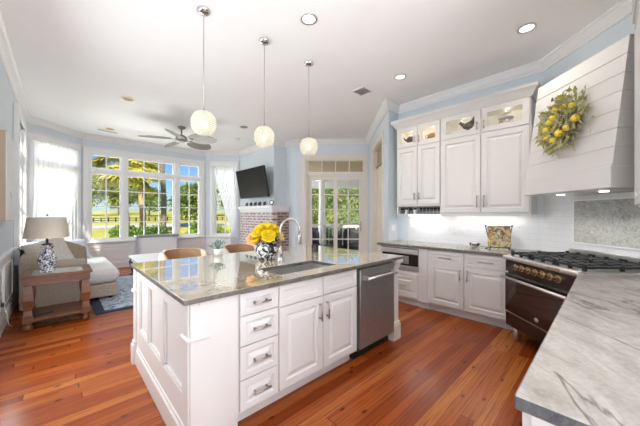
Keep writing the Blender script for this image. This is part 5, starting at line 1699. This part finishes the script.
for i, (x, y, kk, s) in enumerate(tl_spots):
    src = trees[kk] if i > 1 else trees[i]; kk = kk if i > 1 else i
    rr = 1.0 if (x * x + y * y) > 2500 else 0.62
    if i < 2:
        o = src; o.location = (x, y, gz(x, y) - 0.1)
    else:
        o = dup(src, (x, y, gz(x, y) - 0.1), random.uniform(0, 6.28), scale=s * rr)
    o['label'] = ('broad sunlit oak in the tree line beyond the lawn' if kk == 0 else 'dark dense tree in the tree line beyond the lawn')
    if math.degrees(math.atan2(y, x)) < 48.5:
        o['label'] = 'broad sunlit oak rising beyond the porch railing, seen through the glazed door' if kk == 0 else 'dark dense tree rising beyond the porch railing, seen through the glazed door'
        o['group'] = 'trees beyond the porch'
    if i == len(tl_spots) - 1:
        o['label'] = 'dark tree nearer than the tree line, beyond the fireplace end of the window'

def make_palm(label, x, y, h, rad, mt_tr='bark', nf=30, seed=1, fr=1.0):
    random.seed(seed)
    p = thing('palm_tree', label, 'palm', (x, y, gz(x, y) - 0.05))
    pts = [(0.06 * sin(k * 0.7), 0.05 * cos(k), h * k / 10) for k in range(11)]
    mb = MB(); mb.tube(pts, [0.21 + 0.02 * (k % 2) - 0.004 * k for k in range(11)], 12); mb.build('trunk', M[mt_tr], p)
    mb = MB()
    for k in range(nf):
        a = random.uniform(0, 2 * pi); el = R(random.uniform(-45, 75))
        d0 = Vector((cos(a) * cos(el), sin(a) * cos(el), sin(el)))
        L = rad * random.uniform(0.8, 1.1); P0 = Vector((0, 0, h + 0.05)); prev = P0
        stem = []
        for j in range(6):
            t = j / 5; stem.append(P0 + d0 * (L * 0.62 * t) + Vector((0, 0, -0.30 * L * t * t)))
        mb.tube(stem, [0.025, 0.02, 0.018, 0.015, 0.012, 0.01], 4)
        tip = stem[-1]; dd = (stem[-1] - stem[-2]).normalized()
        sd_ = dd.cross(Vector((0, 0, 1)))
        if sd_.length < 1e-3: sd_ = Vector((1, 0, 0))
        sd_.normalize(); up = sd_.cross(dd)
        for q in range(11):
            b = R(-105 + 210 * q / 10)
            v = dd * cos(b) + sd_ * sin(b) + up * 0.15 + Vector((0, 0, -0.32))
            mb.leaf(tip - dd * 0.05, v, up, L * 0.55 * random.uniform(0.85, 1.1), 0.15 * fr, 0.3)
    mb.build('crown', M['frond'], p)
    return p
def at(px, dep):
    r = (px - 320) / 275.0; fwv = (cos(R(YAW)), sin(R(YAW))); rtv = (fwv[1], -fwv[0])
    return (dep * (fwv[0] + r * rtv[0]), dep * (fwv[1] + r * rtv[1]))
x, y = at(142, 20.5); make_palm('stout palm with an orange brown trunk outside the far window', x, y, 5.1, 1.6, 'bark', 40, 4)
x, y = at(124.5, 16.5); make_palm('palm with drooping yellow fronds nearest the bay corner outside', x, y, 4.75, 1.9, 'bark2', 46, 9)
x, y = at(163, 23.0); make_palm('tall grey trunked palm rising past the top of the far window', x, y, 9.0, 1.7, 'bark2', 40, 6)

def make_shrub(label, x, y, s, mt, kind='shrub', spiky=False, seed=1, group=None):
    random.seed(seed)
    t = thing(kind, label, 'plant', (x, y, gz(x, y) - 0.02), group=group)
    mb = MB()
    if spiky:
        for k in range(70):
            a = random.uniform(0, 2 * pi); el = R(random.uniform(5, 80)); L = s * random.uniform(0.8, 1.15)
            d = Vector((cos(a) * cos(el), sin(a) * cos(el), sin(el)))
            pr_ = Vector((0, 0, s * 0.25))
            for j in range(6):
                t0 = j / 6; q0 = pr_ + d * L * t0 + Vector((0, 0, -0.35 * L * t0 * t0))
                sdv = d.cross(Vector((0, 0, 1))).normalized()
                for sg in (-1, 1):
                    mb.leaf(q0, d * 0.6 + sdv * sg, Vector((0, 0, 1)), 0.22 * s, 0.05 * s, 0.2)
    else:
        for k in range(5):
            leaf_cloud(mb, (random.uniform(-.5, .5) * s, random.uniform(-.5, .5) * s, s * random.uniform(0.35, 0.7)), s * 0.5, 700, min(s * 0.14, 0.15))
    mb.build('foliage', M[mt], t)
    mb = MB(); mb.tube([(0, 0, 0), (0, 0, s * 0.5)], s * 0.06, 8); mb.build('stem', M['bark2'], t)
    return t
x, y = at(150, 13.6); make_shrub('spiky green sago palm low outside the far window', x, y, 1.5, 'shrub', 'sago_palm', True, 3)
x, y = at(122, 17.5); make_shrub('low bushy green shrub left of the sago outside'.replace(' left of', ' beside'), x, y, 0.8, 'shrub', 'shrub', False, 4)
x, y = at(181, 13.8); make_shrub('yellow green grass clump low outside the far window pane by the fireplace side', x, y, 1.1, 'frond', 'grass_clump', True, 5)
x, y = at(199, 18.5); make_shrub('rounded dark shrub outside at the end of the far window', x, y, 1.2, 'shrub', 'shrub', False, 6)
x, y = at(221, 14.0); make_shrub('bushy shrub outside the curtained window by the fireplace', x, y, 1.2, 'tree', 'shrub', False, 8)

# fence across the lawn
fe = thing('lawn_fence', 'low dark rail fence across the lawn', 'fence', (0, 0, 0))
fpts = []
for k in range(60):
    a = R(48 + 56 * k / 59); fpts.append(Vector((41 * cos(a), 41 * sin(a), gz(41 * cos(a), 41 * sin(a)))))
mb = MB()
for z in (0.2, 0.46): mb.tube([q + Vector((0, 0, z)) for q in fpts], 0.045, 6)
mb.build('fence_rail', M['black'], fe)
pbase = None
for q in fpts:
    if pbase is None:
        mb = MB(); mb.box(-0.06, 0.06, -0.06, 0.06, -0.05, 0.55); pbase = mb.build('fence_post', M['black'], fe); pbase.location = q
    else:
        o = pbase.copy(); COL.objects.link(o); o.parent = fe; o.location = q

# porch: column, railing, lounge chairs, plants
cx, cy = 7.05, 7.25
def porch_at(px, dep, z=-0.04):
    a, b = at(px, dep); return (a, b, z)
pc0 = thing('porch_column', 'white round column on the porch seen through the glazed door', 'column', porch_at(322, 9.6))
mb = MB(); mb.lathe([(0.12, 0.12), (0.125, 0.9), (0.105, 2.5), (0.12, 2.55)], n=20); mb.build('shaft', M['white'], pc0)
mb = MB(); mb.box(-0.17, 0.17, -0.17, 0.17, 0, 0.12, bev=0.01); mb.box(-0.16, 0.16, -0.16, 0.16, 2.55, 2.665, bev=0.01); mb.build('capital_and_base', M['white'], pc0)
a0 = Vector(porch_at(300, 9.7)); a1 = Vector(porch_at(385, 9.7)); dv = a1 - a0; Lr = dv.length; dv.normalize()
rl = thing('porch_railing', 'white baluster railing along the porch edge outside the glazed door', 'railing', tuple(a0), math.atan2(dv.y, dv.x))
mb = MB(); mb.box(0, Lr, -0.04, 0.04, 0.94, 1.02, bev=0.006); mb.build('top_rail', M['white'], rl)
mb = MB(); mb.box(0, Lr, -0.03, 0.03, 0.10, 0.16); mb.build('bottom_rail', M['white'], rl)
mb = MB(); mb.box(-0.015, 0.015, -0.015, 0.015, 0.15, 0.95); b0 = mb.build('baluster', M['white'], rl)
nb_ = int(Lr / 0.12)
b0.location = (0.06, 0, 0)
for k in range(1, nb_):
    o = b0.copy(); COL.objects.link(o); o.parent = rl; o.location = (0.06 + k * 0.12, 0, 0)
for x in (0.05, Lr - 0.05):
    mb = MB(); mb.box(x - 0.04, x + 0.04, -0.04, 0.04, 0.0, 1.0); mb.build('end_post', M['white'], rl)
def lounge(px, dep, rz, label):
    t = thing('wicker_chair', label, 'chair', porch_at(px, dep), rz, 'black wicker chairs on the porch')
    mb = MB(); mb.box(-0.33, 0.33, -0.33, 0.33, 0.32, 0.44, bev=0.03, seg=2); mb.build('seat', M['wicker'], t)
    mb = MB(); mb.grid(lambda u, v: Vector((0.34 * sin((u - 0.5) * 3.6), 0.12 + 0.24 * cos((u - 0.5) * 3.6), 0.40 + v * (0.58 - 0.5 * abs(u - 0.5) ** 1.5 * 1.6))), 16, 4)
    b = mb.build('backrest', M['wicker'], t); sm_ = b.modifiers.new('thickness', 'SOLIDIFY'); sm_.thickness = 0.03
    for x in (-0.29, 0.29):
        for y in (-0.28, 0.28):
            mb = MB(); mb.tube([(x, y, 0.34), (x * 1.08, y * 1.08, 0)], 0.02, 8); mb.build('leg', M['wicker'], t)
lounge(308, 8.9, R(-60), 'black wicker chair on the porch below the white column')
lounge(331, 8.5, R(-130), 'black wicker chair on the porch between column and door post')
lounge(355, 8.6, R(-20), 'black wicker chair on the porch in front of the railing')
for i, (px, dep, s, mt_) in enumerate(((306, 13.0, 1.5, 'tree2'), (333, 18.0, 2.2, 'tree'), (345, 13.2, 1.05, 'shrub'), (363, 17.0, 1.8, 'tree2'), (326, 13.2, 0.7, 'frond'))):
    x, y = at(px, dep)
    make_shrub(['tall dark shrub behind the porch column', 'tall sunlit shrub behind the porch railing', 'light green shrub close behind the porch railing', 'tall dark shrub beyond the railing on the handle side of the glazed door', 'yellowish shrub close behind the porch column'][i], x, y, s, mt_, 'shrub', False, 20 + i)
